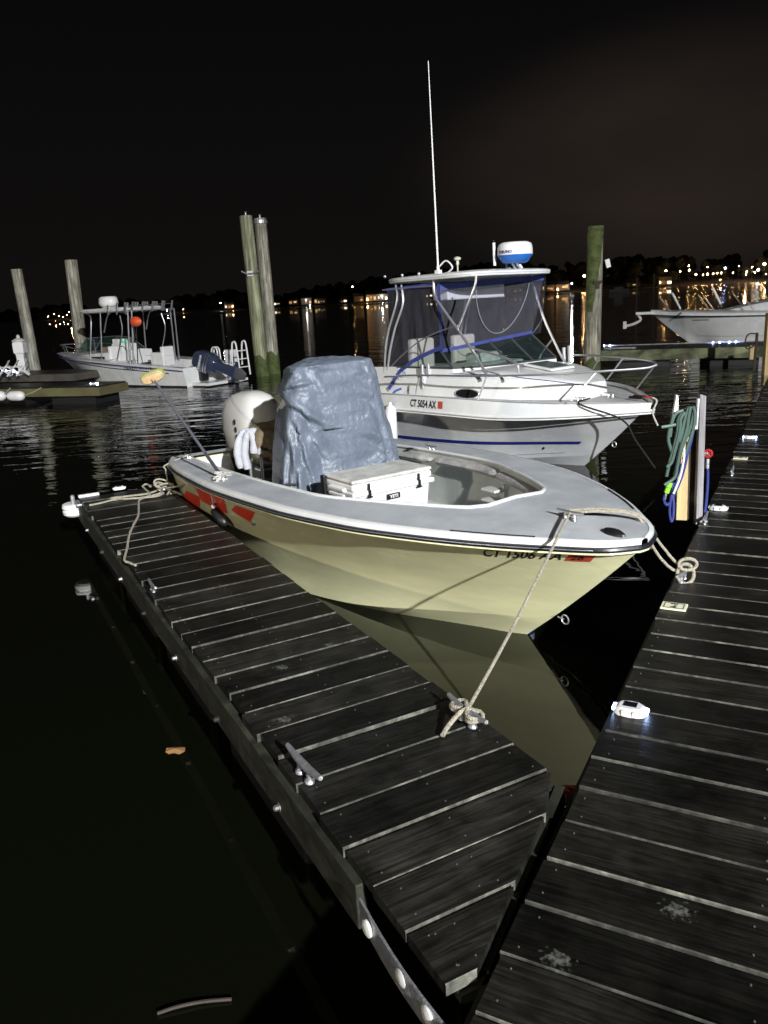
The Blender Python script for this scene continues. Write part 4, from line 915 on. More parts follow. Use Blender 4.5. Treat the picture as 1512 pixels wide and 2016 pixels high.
rl.build('bow_rail', M['steel'], b2, smooth=True)
for (x0, y0, y_) in ((831, 718, -1.0), (843, 716, -.95)):
    q = MB(); A = L2(x0, y0, y_); B = L2(x0+2, 765, y_); q.tube([A, B], .028, 12); q.ball(A+V((0, 0, -.12)), .03, 8); q.build('rod_holder', M['steel'], b2, smooth=True)
for (x0, y0, y_) in ((1110, 684, .98), (1121, 680, 1.0)):
    q = MB(); q.tube([L2(x0, y0, y_), L2(x0+1, y0+33, y_)], .028, 12); q.build('rod_holder', M['steel'], b2, smooth=True)
# roof gear
def ztop(px, py, y): return B2.at(px, py, y=y)
A = B2.at(862, 538, z=2.56); A = V((2.2, -.55, 2.56)); A = B2.at(863, 540, y=-.62); B = B2.at(843, 120, y=-.62)
q = MB(); q.tube([A, A.lerp(B, .04)], .022, 8); q.tube([A.lerp(B, .03), A.lerp(B, .45), B], [.014, .011, .005], 8); q.box(A+V((0, 0, .03)), (.07, .07, .05)); q.build('antenna', M['white_p'], b2, smooth=True)
q = MB(); q.tube(smooth_path([A+V((.02, 0, .1)), A+V((.14, .02, .17)), A+V((.24, .04, .08)), A+V((.15, .05, .02)), A+V((.08, .06, .01))], 6), .011, 6); q.build('antenna_cable', M['white_p'], b2, smooth=True)
A = B2.at(901, 530, y=-.45); q = MB(); q.lathe([(.010, -.04), (.010, .05), (.022, .06), (.018, .11), (.045, .125), (.05, .15), (.02, .165)], A, 14); q.build('gps_antenna', M['seat'], b2, smooth=True)
A = B2.at(974, 523, y=-.1); B = B2.at(972, 478, y=-.1); q = MB(); q.tube([A, B], .020, 10); q.build('mast_light', M['white_p'], b2, smooth=True); q = MB(); q.tube([B, B+V((.01, 0, .03))], .01, 6); q.build('mast_light_cap', M['black'], b2)
for px_ in (758, 792, 825): A = B2.at(px_, 548, y=-.8); q = MB(); q.ball((A.x, -.8, 2.575), .022, 8); q.build('deck_knob', M['steel'], b2, smooth=True)
rc = B2.at(1014, 502, y=.05); q = MB(); q.lathe([(.14, -.105), (.17, -.095), (.232, -.01), (.234, 0)], rc, 36); rb = q.build('radar_base', M['radar_blue'], b2, smooth=50)
q = MB(); q.lathe([(.234, .002), (.236, .02), (.232, .10), (.215, .145), (.17, .165), (.05, .172), (.01, .172)], rc, 36); rd = q.build('radar_dome', M['white_p'], b2, smooth=50)
vs, fs = text_mesh('FURUNO', .052, .0022); wt_ = max(v.x for v in vs); q = MB()
va = atan2(-sin(0), 1)
cdir = (B2.l(V((0, 0, CAMH)))-rc); c0 = atan2(cdir.y, cdir.x)-.62
q.add([rc+V((.2375*cos(c0+(v.x-wt_/2)/.2375*1.0), .2375*sin(c0+(v.x-wt_/2)/.2375*1.0), .022+v.y)) for v in vs], fs); q.build('radar_lettering', M['navy'], rd)
q = MB(); fo = rc+V((0, 0, -.1)); ft = V((rc.x+.02, rc.y+.04, 2.56)); q.tube([fo+V((-.05, 0, 0)), ft+V((-.03, 0, 0))], .024, 8); q.tube([fo+V((.04, 0, 0)), ft+V((.06, 0, 0))], .028, 8); q.tube(smooth_path([fo+V((-.14, -.02, -.01)), fo+V((-.12, -.03, -.06)), fo+V((-.06, -.03, -.06))], 4), .012, 6); q.build('radar_mount', M['steel_d'], b2, smooth=True)
# lettering on the near topside
def topside(t0, z0):
    def f(x, y): t = t0+x; w, zg = h2_.g(t); k = (z0+y+.03)/.2; return V((t, -(w+.014-.024*(z0+y)/.2), zg-.2+z0+y))
    return f
A = B2.at(808, 799, y=-1.32); q = MB(); wt_ = text_w('CT 5054 AX', .10, .002); text_on(q, 'CT 5054 AX', .135, topside(A.x, .045), .0045, sx=.50/wt_*.1/.135); q.build('registration_number', M['black'], b2)
q = MB(); f_ = topside(A.x+.535, .045); q.rings([[f_(x_*.085, y_*.095) for y_ in (0, .5, 1)] for x_ in (0, .5, 1)], False, False); q.build('sticker', M['sticker'], b2)
A = B2.at(792, 739, y=-1.02); q = MB(); vs, fs = text_mesh('20', .085, .001); q.add([V((A.x+v.x, -1.031, A.z+v.y)) for v in vs], fs); q.build('model_number', M['navy'], b2)
A = B2.at(1208, 875, y=0); q = MB(); q.tube([V((A.x-.02, 0, A.z))+V((.03+.03*cos(k*pi/8), 0, .035*sin(k*pi/8))) for k in range(17)], .007, 6); q.build('bow_eye', M['steel'], b2, smooth=True)
pp_ = h2_.side_z(4.35, .26, -1); q = MB(); q.lathe([(.02, 0), (.02, .01), (.008, .012)], pp_, 10, (V((1, 0, 0)), V((0, 0, 1)), V((0, -1, 0)))); q.build('drain_fitting', M['black'], b2)
q = MB(); zc_ = dz2(0, 4.8)+.01; q.box((4.95, 0, zc_+.02), (.16, .05, .03)); q.tube([(4.95, -.04, zc_+.05), (5.12, -.04, zc_+.05)], .01, 8); q.build('anchor_roller', M['black'], b2, bevel=.006)
small_cleat('bow_cleat', 4.6, -.0, dz2(0, 4.6), .0, .2, b2, 'steel'); small_cleat('cleat', 4.45, -.42, dz2(.42, 4.45)+.01, .5, .16, b2, 'steel')

# ---------------------------------------------------------------- BOAT 3: white walkaround with T-top, left
B3 = Frame(-5.15, 25.15, -.82, .57)
b3 = empty('fishing_boat', B3.o, B3.rz, label='white fishing boat with T-top and dark tilted outboard on the left', cat='boat')
T = [0, 1, 2.2, 3.4, 4.4, 5.1, 5.6, 5.95, 6.1]
Z3 = [.58, .67, .76, .85, .91, .945, .96, .965, .965]
h3_ = Hull(T, [1.12, 1.2, 1.24, 1.2, 1.02, .75, .45, .2, .03], Z3, [1.0, 1.02, 1.0, .88, .62, .38, .2, .08, 0], [-.04, -.03, -.02, .0, .05, .1, .14, .17, .18], [-.3]*9, 1.0, 3.4, 1.6, 1.1)
a, b_ = h3_.mesh(n=30); a.build('hull', M['white'], b3, smooth=50, weld=True); b_.build('hull_bottom', M['bottom_b'], b3, smooth=50, weld=True)
h3_.band(0, 0, .004, 0, 6.05, 30, fz0=lambda t: -.03, fz1=lambda t: .05-.002*t).build('boot_stripe', M['bottom_b'], b3)
h3_.band(0, 0, .006, .5, 5.9, 40, fz0=lambda t: h3_.g(t)[1]-.21-.005*t+.05*max(0, t-2.6)*.6, fz1=lambda t: h3_.g(t)[1]-.18-.005*t+.05*max(0, t-2.6)*.6).build('hull_stripe', M['navy'], b3)
h3_.rail(.016, -.085, .01).build('rub_rail', M['navy'], b3, smooth=True)
q = MB(); q.add([(0, -1.12, .58), (0, 1.12, .58), (0, 1.0, -.04), (0, 0, -.3), (0, -1, -.04)], [(0, 1, 2, 3, 4)]); q.box((-.3, .0, .08), (.6, 1.7, .08)); q.build('transom', M['white'], b3)
q = MB()
for sd in (-1, 1):
    rs = []
    for i in range(31):
        t = 6.08*i/30; w = max(.01, h3_.g(t)[0]); wi = (w-.20) if t < 3.0 else 0; rs.append([V((t, sd*(w+(wi-w)*j/4), h3_.g(t)[1]+.01+(.06*j/4 if t >= 3 else 0))) for j in range(5)])
    q.rings(rs, False, False)
q.add([(0, -.95, .30), (3.0, -1.0, .30), (3.0, 1.0, .30), (0, .95, .30)], [(0, 1, 2, 3)])
for sd in (-1, 1): q.add([(0, sd*.92, .58), (3.0, sd*1.02, .68), (3.0, sd*1.02, .3), (0, sd*.92, .3)], [(0, 1, 2, 3)])
q.build('deck', M['white'], b3, smooth=40)
q = MB(); q.rings([[V((t, w_*s_, z_)) for s_, z_ in ((-1, .62), (-.95, zt), (-.5, zt+.04), (.5, zt+.04), (.95, zt), (1, .62))] for t, w_, zt in ((2.95, .92, 1.05), (3.6, .88, 1.03), (4.3, .66, .98), (4.9, .35, .93))]); q.build('cabin_trunk', M['white'], b3, smooth=40)
q = MB(); q.box((3.4, .915, .86), (.55, .02, .14)); q.build('side_window', M['dark_glass'], b3)
def L3(px, py, y): return B3.at(px, py, y=y)
_keep = set(o.name for o in C.objects)
w0 = [L3(166, 670, .55), L3(184, 643, .5), L3(206, 641, .1), L3(230, 642, -.4)]; w1 = [L3(163, 676, .8), L3(205, 675, .9)]
q = MB(); A, B, Cc, D = V((3.75, .72, 1.05)), V((3.35, .62, 1.52)), V((3.35, -.62, 1.52)), V((3.75, -.72, 1.05)); E1, F1 = V((2.75, .88, 1.08)), V((2.9, .74, 1.46)); E2, F2 = V((2.4, -.95, 1.0)), V((2.9, -.74, 1.46))
q.add([A, B, Cc, D], [(0, 1, 2, 3)]); q.add([A, B, F1, E1], [(0, 1, 2, 3)]); q.add([D, Cc, F2, E2], [(0, 1, 2, 3)]); q.build('windshield', mat('greenish_glass', (.05, .09, .075), .08, trans=(.55, (.7, .85, .78))), b3)
q = MB(); [q.tube(x_, .016, 6) for x_ in ([E1, A, D, E2], [F1, B, Cc, F2], [A, B], [D, Cc], [E1, F1], [E2, F2], [(A+D)/2, (B+Cc)/2])]; q.build('windshield_frame', M['steel_d'], b3)
q = MB(); q.box((2.6, -.15, .98), (.45, .62, .62)); q.box((2.62, -.15, 1.34), (.3, .62, .22)); q.build('console', M['white_p'], b3, bevel=.03)
q = MB(); q.box((2.43, .0, 1.36), (.02, .22, .05)); q.build('instrument_screen', M['green_led'], b3)
q = MB(); q.box((2.0, .35, .55), (.5, .5, .4)); q.box((2.24, .62, 1.0), (.12, .42, .5)); q.build('helm_seat', M['white_p'], b3, bevel=.03)
q = MB(); q.box((2.55, .62, 1.02), (.12, .36, .42)); q.build('seat_back', M['tan'], b3, bevel=.03)
q = MB(); q.box((1.2, -.25, .75), (.5, .5, .45)); q.box((1.0, -.25, 1.0), (.12, .46, .32)); q.build('helm_seat', M['white_p'], b3, bevel=.03)
q = MB(); q.tube([(2.38-.14*0, .2+.17*cos(a), 1.05+.17*sin(a)) for a in [2*pi*k/20 for k in range(21)]], .015, 6); q.build('steering_wheel', M['black'], b3, smooth=True)
# T-top
ZT = 2.34
q = MB(); q.rings([[V((2.35+rx*(abs(cos(a))**.5)*(1 if cos(a) >= 0 else -1), ry*(abs(sin(a))**.5)*(1 if sin(a) >= 0 else -1), z_)) for a in [2*pi*k/28 for k in range(28)]] for rx, ry, z_ in ((1.0, .8, ZT-.03), (1.12, .9, ZT), (1.15, .93, ZT+.05), (1.1, .88, ZT+.11), (.5, .4, ZT+.13))]); q.build('top', M['white_dirty'], b3, smooth=40)
q = MB()
for sd in (-1, 1):
    q.tube(smooth_path([(3.0, sd*.92, .72), (2.9, sd*.88, 1.4), (2.85, sd*.80, 2.05), (2.95, sd*.72, 2.25), (3.2, sd*.66, 2.33)], 5), .022, 8)
    q.tube([(2.5, sd*.92, .7), (2.35, sd*.86, ZT)], .022, 8); q.tube(smooth_path([(2.3, sd*.86, 1.7), (2.1, sd*.84, 2.2), (1.9, sd*.84, ZT)], 4), .02, 8)
    q.tube([(1.35, sd*.95, .66), (1.25, sd*.86, ZT)], .022, 8); q.tube([(1.2, sd*.95, .66), (1.1, sd*.86, ZT)], .022, 8); q.tube(smooth_path([(1.85, sd*.9, .9), (1.55, sd*.88, 1.7), (1.6, sd*.84, 2.2)], 4), .018, 8)
    q.tube([(1.1, sd*.86, ZT), (3.3, sd*.7, ZT)], .02, 8)
q.build('top_frame', M['steel_d'], b3, smooth=True)
q = MB()
for k in range(5):
    for x_ in (1.15, 1.45, 1.75): q.tube([(x_, -.8+.4*k, ZT-.05), (x_-.08, -.8+.4*k, ZT+.26)], .028, 8)
for k in range(3): q.tube([(1.3+.35*k, .9, ZT-.1), (1.24+.35*k, .92, ZT+.2)], .024, 8)
q.tube([(1.15, -.9, ZT+.16), (1.15, .9, ZT+.16)], .014, 6); q.build('rocket_launcher_rods', M['steel_d'], b3, smooth=True)
q = MB(); q.lathe([(.18, 0), (.26, .04), (.29, .12), (.27, .28), (.22, .33), (.05, .34)], (2.75, .1, ZT+.16), 24); rd = q.build('radar_dome', M['white_p'], b3, smooth=50)
q = MB(); q.box((2.75, .1, ZT+.11), (.3, .3, .09)); q.build('radar_mount', M['white_dirty'], b3, bevel=.01)
q = MB(); q.ball((1.62, .98, 2.0), .17, 10, sc=(1.15, .8, .9)); q.build('float_cushion', M['orange'], b3, smooth=True)
q = MB(); q.tube([(1.62, .98, 1.9), (1.75, .98, .7)], .015, 6); q.tube([(1.75, .98, 1.9), (1.55, .98, .7)], .012, 6); q.build('boat_hook', M['black'], b3)
for o in list(C.objects):
    if o.name not in _keep and o.parent == b3 and not o.name.startswith(('float_cushion', 'boat_hook')): o.location.x += .75
q = MB(); rp = [V((5.95, .0, 1.30)), V((5.6, .38, 1.30)), V((5.0, .72, 1.28)), V((4.3, .98, 1.22)), V((3.6, 1.1, 1.1))]; q.tube(smooth_path(rp, 5), .016, 6); q.tube(smooth_path([V((p.x, -p.y, p.z)) for p in rp], 5), .016, 6)
for x_, y_ in ((5.9, .05), (5.0, .7), (4.2, .98)):
    for sd in (-1, 1): q.tube([(x_-.15, sd*y_, h3_.g(x_)[1]), (x_, sd*y_, 1.27)], .014, 6)
q.box((5.9, 0, .99), (.55, .14, .04)); q.build('bow_rail', M['steel_d'], b3, smooth=True)
wt_ = text_w('GRADY-WHITE', .13, .003); q = MB(); vs, fs = text_mesh('GRADY-WHITE', .13, .003); q.add([h3_.side_z(2.1-v.x*1.05/wt_*1.0, h3_.g(1.5)[1]-.165+v.y*.8, 1, .008) for v in vs], fs)
q.add([h3_.side_z(1.0-x_, h3_.g(1.0)[1]-.175+y_, 1, .008) for x_, y_ in ((0, .0), (.10, .10), (.24, .10), (.14, .055), (.2, 0))], [(0, 1, 2, 3, 4)]); q.build('hull_lettering', M['black'], b3)
# swim ladder rails and platform gear
q = MB()
for y_ in (-.35, -.78): q.tube(smooth_path([(-.75, y_, .0), (-.72, y_, .55), (-.68, y_, .98), (-.60, y_, 1.02), (-.55, y_, .9), (-.5, y_, .3)], 5), .022, 8)
for y_ in (.0, -.1): q.tube(smooth_path([(-.1, y_, .55), (-.12, y_, .82), (-.2, y_, .9), (-.3, y_, .82), (-.32, y_, .45)], 5), .02, 8)
for z_ in (.25, .5, .75): q.tube([(-.72, -.35, z_), (-.72, -.78, z_)], .018, 6)
q.build('swim_ladder', M['white_p'], b3, smooth=True)
q = MB(); q.box((.0, -.95, .78), (.25, .3, .4)); q.build('livewell', M['white'], b3, bevel=.02)
# tilted outboard
mo = MB(); c0_ = V((-.15, .35, .62)); ax1 = V((-.88, 0, -.30)).normalized(); ax2 = V((-.30, 0, .88)).normalized(); ay_ = V((0, 1, 0))
def orr(d_, ru, rv, e=.6, k=18): return [c0_+ax1*d_+ax2*(ru*(abs(cos(a))**e)*(1 if cos(a) >= 0 else -1))+ay_*(rv*(abs(sin(a))**e)*(1 if sin(a) >= 0 else -1)) for a in [2*pi*j/k for j in range(k)]]
mo.rings([orr(-.34, .10, .08), orr(-.30, .24, .19), orr(-.15, .32, .24), (orr(.1, .33, .25)), orr(.32, .27, .22), orr(.42, .20, .17)]); om = mo.build('outboard_motor', M['navy_eng'], b3, smooth=50)
q = MB(); q.rings([orr(.42, .16, .13), orr(.62, .14, .10), orr(.95, .17, .07), orr(1.05, .20, .05)]); q.rings([orr(1.0, .30, .10, 1), orr(1.03, .30, .10, 1)]); q.build('midsection', M['navy_eng'], om, smooth=50)
q = MB(); q.rings([orr(1.03, .17, .04), orr(1.2, .18, .06), orr(1.38, .10, .03)]); q.lathe([(.05, 0), (.13, .02), (.02, .05)], c0_+ax1*1.22+ax2*-.25, 12); q.build('lower_unit', M['steel_d'], om, smooth=50)
q = MB()
for d_ in (.14, .22): q.rings([orr(d_, .334, .254), orr(d_+.025, .334, .254)], True, False)
q.build('cowl_stripe', M['steel_d'], om)
vs, fs = text_mesh('YAMAHA', .10, .003); wt_ = max(v.x for v in vs); q = MB(); q.add([c0_+ay_*.262+ax2*(.22-v.x/wt_*.46)*-1+ax1*(.05-v.y) for v in vs], fs); q.build('cowl_lettering', M['white_p'], om)
q = MB(); q.tube([(0, .35, .2), (-.2, .35, .45)], .05, 8); q.box((-.04, .35, .3), (.1, .3, .5)); q.build('mounting_bracket', M['black'], om)

b3.scale = (1.24, 1, 1)
for o in C.objects:
    if o.parent == b3 and o.name.startswith('swim_ladder'): o.location.z += .22
    if o == om: o.location.z += .10

# ---------------------------------------------------------------- BOAT 4: white bow at the right dock
B4 = Frame(16.75, 27.95, -.955, .29)
b4 = empty('moored_boat', B4.o, B4.rz, label='white boat bow with anchor pulpit at the right edge beyond the mossy dock', cat='boat')
T = [0, 2, 3.6, 4.8, 5.8, 6.4, 6.75, 6.9]
Z4 = [1.12, 1.14, 1.17, 1.2, 1.24, 1.27, 1.29, 1.30]
h4_ = Hull(T, [1.2, 1.3, 1.28, 1.1, .75, .42, .18, .05], Z4, [1.05, 1.05, .9, .62, .34, .16, .06, 0], [-.04, -.02, 0, .06, .14, .2, .24, .26], [-.35]*8, 1.05, 4.0, 1.7, 1.1)
a, b_ = h4_.mesh(n=30); a.build('hull', M['white'], b4, smooth=50, weld=True); b_.build('hull_bottom', M['white'], b4, smooth=50, weld=True)
h4_.rail(.02, -.10, .01).build('rub_rail', M['black'], b4, smooth=True)
q = MB()
for sd in (-1, 1):
    rs = []
    for i in range(61):
        t = 6.9*i/60; w, zg = h4_.g(t); rs.append([V((t, 0, zg+.09)), V((t, sd*w*.5, zg+.08)), V((t, sd*w*.96, zg+.03)), V((t, sd*(w+.012), zg-.01)), V((t, sd*(w+.01), zg-.08))])
    q.rings(rs, False, False)
q.box((7.05, 0, 1.28), (.75, .34, .09)); q.build('deck', M['white'], b4, smooth=40)
h4_.band(0, 0, .004, 0, 6.2, 30, fz0=lambda t: .34+.01*t, fz1=lambda t: .355+.01*t).build('hull_line', M['steel_d'], b4)
q = MB(); q.rings([[V((t, w_*s_, z_)) for s_, z_ in ((-1, 1.15), (-.92, zt), (-.4, zt+.05), (.4, zt+.05), (.92, zt), (1, 1.15))] for t, w_, zt in ((1.0, 1.0, 1.72), (2.4, .95, 1.60), (3.6, .75, 1.42), (4.4, .45, 1.25))]); q.build('cabin_trunk', M['white'], b4, smooth=40)
q = MB()
for x_ in (1.6, 2.6, 3.6, 4.8, 6.2):
    for sd in (-1, 1): w = h4_.g(x_)[0]-.1; q = MB(); q.tube([(x_, sd*w, 1.25), (x_+.42, sd*w*.93, 1.82)], .02, 6); q.build('rail_stanchion', M['steel_d'], b4, smooth=True)
for (px_, py_, y_) in ((1340, 600, .6), (1420, 590, .95)):
    q = MB(); A = B4.at(px_, py_, y=y_); q.tube([(A.x, A.y, A.z-.15), (A.x+.3, A.y, A.z+.42)], .035, 8); q.build('rod_holder', M['white_p'], b4, smooth=True)
q = MB(); an = smooth_path([(7.35, 0, 1.24), (7.25, 0, 1.05), (7.45, 0, .92), (7.75, 0, .84)], 5); q.tube(an, .05, 8); q.box((7.8, 0, .88), (.12, .22, .26)); q.build('anchor', M['white_dirty'], b4, smooth=40)
q = h4_.band(0, 0, .006, 5.1, 5.75, 8, (1,), fz0=lambda t: .96, fz1=lambda t: 1.0); q.build('name_marking', mat('faded_lettering', (.18, .18, .19), .6), b4)
q = MB(); q.tube(smooth_path([V((5.9, h4_.g(5.9)[0]+.02, 1.26)), V((6.0, h4_.g(5.9)[0]+.05, 1.18)), V((6.1, h4_.g(5.9)[0]-.05, 1.08))], 4), .022, 6); q.build('dark_strap', M['black'], b4)

# ---------------------------------------------------------------- pilings
def piling(px, ytop, yb, Y, rr_, label, m='pile', cap=True, lean=0.0, algae_z=1.0, nm='piling'):
    A = PY(*px, Y); B = PY(*ytop, Y); bx, by = A.x, A.y; r = empty(nm, (bx, by, 0), 0, label=label, cat='piling', group=None)
    top = B.z; dx = (B.x-A.x)/(max(.1, B.z-A.z))
    def ax_(z): return V((dx*z, 0, z))
    q = MB(); rs = []
    for i in range(31):
        z = -1.2+(top+1.2)*i/30; rr2 = rr_*(1.08-.1*i/30); rs.append([ax_(z)+V((rr2*(1+.06*noise.noise(V((cos(a)*1.5, sin(a)*1.5, z*.6))))*cos(a), rr2*(1+.06*noise.noise(V((cos(a)*1.5, sin(a)*1.5, z*.6+9))))*sin(a), 0)) for a in [2*pi*k/18 for k in range(18)]])
    q.rings(rs); q.build('shaft', M[m], r, smooth=50)
    q = MB(); rs = []
    for i in range(9):
        z = -.3+(algae_z+.3)*i/8
        rs.append([ax_(z+.22*noise.noise(V((cos(a)*2, sin(a)*2, i*.3+bx)))*(i/8))+V((rr_*1.10*cos(a), rr_*1.10*sin(a), 0)) for a in [2*pi*k/18 for k in range(18)]])
    q.rings(rs, True, False); q.build('algae_band', M['algae'], r, smooth=50)
    return r, ax_, top
p1, f1, t1 = piling((68, 715), (33, 530), None, 29.5, .19, 'leaning weathered piling farthest to the left, beside the white dock pedestal', algae_z=.15)
p2, f2, t2 = piling((160, 690), (138, 512), None, 30.5, .22, 'leaning weathered piling behind the bow of the fishing boat', algae_z=.15)
p3, f3, t3 = piling((517, 735), (484, 425), None, 27.0, .21, 'greenish left piling of the close pair behind the cream boat stern', 'pile_g', algae_z=.7)
p4, f4, t4 = piling((537, 705), (512, 430), None, 27.6, .205, 'pale grey right piling of the close pair with a metal collar on top', 'pile', algae_z=.75)
q = MB(); q.lathe([(.225, -.16), (.228, -.16), (.228, -.06), (.225, -.06)], f4(t4), 20); q.build('metal_collar', M['galv'], p4)
for r_, f_, t_ in ((p3, f3, t3), (p4, f4, t4)): q = MB(); q.lathe([(.07, 0), (.07, .02), (.03, .03), (.03, .09), (.05, .11), (.02, .13)], f_(t_), 10); q.build('finial', M['galv'], r_)
q = MB(); zc_ = t3-1.75*1.0; q.tube([f3(zc_)+V((-.30, -.24, .06)), f3(zc_)+V((-.12, -.25, -.03)), f3(zc_)+V((.05, -.26, -.03)), f3(zc_)+V((.26, -.24, .05))], .03, 8); q.box(f3(zc_)+V((-.02, -.23, -.02)), (.2, .06, .16)); q.build('metal_hook', M['steel_d'], p3)
p5, f5, t5 = piling((1166, 683), (1172, 447), None, 22.5, .215, 'tall mossy green piling at the end of the right hand dock', 'pile', algae_z=.3)
q = MB(); rs = []
for i in range(20):
    z = t5-2.2+2.22*i/19
    rs.append([f5(z)+V((.232*cos(a), .232*sin(a), 0)) for a in [-2.75+k*2.2/8*(.35+.65*(i/19))+.2*noise.noise(V((0, 0, i*.4))) for k in range(9)]])
q.rings(rs, False, False); q.lathe([(.19, 0), (.215, -.02), (.22, -.12)], f5(t5+.005), 16); q.build('moss_patch', M['algae'], p5, smooth=True)
q = MB(); z_ = t5-1.42; q.box(f5(z_)+V((.03, -.24, 0)), (.22, .07, .07)); q.box(f5(z_)+V((.03, -.24, -.1)), (.1, .03, .14)); q.build('metal_hook', M['brown_wood'], p5)
q = MB(); q.box(f5(t5-.95)+V((.33, -.1, 0)), (.12, .04, .22), (V((1, 0, .25)).normalized(), V((0, 1, 0)), V((-.25, 0, 1)).normalized())); q.build('tag_plate', M['white_p'], p5)

# ---------------------------------------------------------------- right hand dock
RD = Frame(6.45, 23.4, .93, -.365)
rd_ = empty('mossy_dock', RD.o, RD.rz, label='dock with green mossy side board at the right, in front of the white boat bow', cat='dock')
q = MB(); L_ = 9.0
for k in range(int(L_/.2)): q.box((k*.2+.1, .95, .485), (.19, 1.9, .04))
q.build('decking', M['plank'], rd_)
q = MB(); q.box((L_/2, -.02, .36), (L_, .05, .29)); q.build('side_board', mat('mossy_board', (.04, .045, .025), .8, vscale=2.2, col2=(.22, .24, .12), grain=(1.3, 1.3, 3.5)), rd_)
q = MB(); q.box((L_/2, 1.93, .47), (L_, .05, .12)); q.build('far_board', M['grey_wood'], rd_)
q = MB()
for k in range(4): q.box((1.2+k*2.3, 1.0, .07), (1.5, 1.6, .3))
q.build('float', M['float'], rd_, bevel=.03)
for k, (px_, py_) in enumerate(((1170, 680), (1213, 668), (1410, 673), (1436, 663))):
    c = RD.l(P(px_, py_, .52)); c.y = min(max(c.y, .08), 1.8); w_ = RD.w(c.x, c.y, .507)
    solar(w_, RD.rz, True, ('lit solar light at the foot of the mossy piling', 'lit solar light just right of the mossy piling, by the grey strip', 'lit solar light nearer the edge below the white boat bow', 'lit solar light against the hull of the white boat bow')[k], far=True, s=1.5)
q = MB(); A = RD.w(.55, .5, .53); q.box(A, (.9, .06, .04), (RD.a, RD.n, V((0, 0, 1)))); tag(q.build('gangplank_strip', M['grey_wood']), 'short grey strip lying between two lit solar lights beside the mossy piling', 'board')
A = PY(1508, 690, 19.5); q = MB(); q.box((A.x+.04, 19.5, .72), (.16, .16, 1.5)); tag(q.build('wooden_post', M['pine'], bevel=.01), 'tan wooden post cut off by the right edge of the picture', 'post')
A = PY(1486, 725, 19.8); q = MB(); q.tube([(A.x-.02, 19.8, .1), (A.x, 19.8, 1.0)], .035, 8); q.tube(smooth_path([(A.x, 19.8, .98), (A.x-.22, 19.8, .97), (A.x-.28, 19.8, .75), (A.x-.2, 19.8, .62), (A.x-.02, 19.8, .72)], 5), .018, 6); tag(q.build('hose_rack', M['brown_wood'], smooth=True), 'thin dark upright with a curled loop in front of the white boat bow', 'post')
A = PY(1477, 692, 21.1); q = MB(); q.box((A.x, 21.0, A.z-.02), (.13, .05, .36)); tag(q.build('pine_block', M['pine'], bevel=.008), 'small tan block fixed to the mossy dock side near the right edge', 'block')

# ---------------------------------------------------------------- left dock group
LD = Frame(-7.25, 20.95, -.945, .33)
d1 = empty('short_dock', LD.o, LD.rz, label='low weathered dock stub ending at the bow of the fishing boat', cat='dock')
q = MB()
for k in range(22): q.box((k*.2+.1, -.6, .46), (.19, 1.2, .04))
q.build('decking', M['plank'], d1)
q = MB(); q.box((2.2, .02, .335), (4.5, .05, .22)); q.box((-.02, -.6, .335), (.05, 1.25, .22)); q.build('side_board', mat('brown_dock_board', (.09, .065, .035), .8, vscale=1.5, col2=(.13, .13, .05), bump=.5, bscale=9), d1, bevel=.01)
q = MB(); q.box((.9, -.6, .06), (1.4, 1.0, .32)); q.box((3.2, -.6, .06), (1.4, 1.0, .32)); q.build('float', M['float'], d1)
solar(LD.w(.42, -.42, .482), LD.rz, True, 'lit solar light on the corner of the low dock stub at the left', far=True, s=1.5)
for k, (px_, lab) in enumerate(((33, 'white boat fender hanging from the low dock, the whole one'), (-4, 'white boat fender cut off by the left edge of the picture'))):
    A = PY(px_, 779, 20.8); fe = empty('boat_fender', (A.x, 20.75, A.z), LD.rz, label=lab, cat='fender', group=None)
    q = MB(); q.rings([[V((x_, r_*cos(a), r_*sin(a))) for a in [2*pi*j/18 for j in range(18)]] for x_, r_ in ((-.26, .02), (-.24, .07), (-.19, .115), (-.1, .13), (.1, .13), (.19, .115), (.24, .07), (.26, .02))]); q.build('body', M['white_p'], fe, smooth=60)
    q = MB(); q.tube([(-.26, 0, 0), (-.62, .04, .10), (-.9, .06, .20)] if k == 0 else [(-.2, 0, 0), (-.5, .03, .2)], .012, 6); q.build('line', M['rope'], fe)
DD = Frame(-9.6, 25.6, -.93, .37)
d2 = empty('walkway_dock', DD.o, DD.rz, label='dark walkway dock behind the low stub at the far left', cat='dock')
q = MB()
for k in range(36): q.box((k*.2+.1, -.8, .50), (.19, 1.6, .04))
q.build('decking', M['plank'], d2)
q = MB(); q.box((3.6, .02, .40), (7.2, .05, .22)); q.box((-.02, -.8, .40), (.05, 1.65, .22)); q.build('side_board', mat('dark_dock_board', (.05, .042, .035), .8, vscale=2, col2=(.10, .09, .075), bump=.5, bscale=9), d2)
q = MB(); [q.box((x_, -.8, .08), (.16, 1.3, .5)) for x_ in (.5, 1.5, 3.3, 5.5)]; q.build('float', M['float'], d2)
for px_, py_, lab in ((85, 722, 'lit solar light at the foot of the far left piling'), (97, 719, 'lit solar light just right of the one by the far left piling'), (31, 734, 'lit solar light in front of the white chairs at the far left')):
    c = DD.l(P(px_, py_, .53)); c.y = min(-.05, max(c.y, -1.5)); c.x = max(.06, c.x); solar(DD.w(c.x, c.y, .522), DD.rz, True, lab, far=True, s=1.5)
A = PY(43, 708, 27.2); pd = empty('dock_pedestal', (A.x, 27.2, .52), 0, label='white water and power pedestal beside the leaning piling at the far left', cat='pedestal')
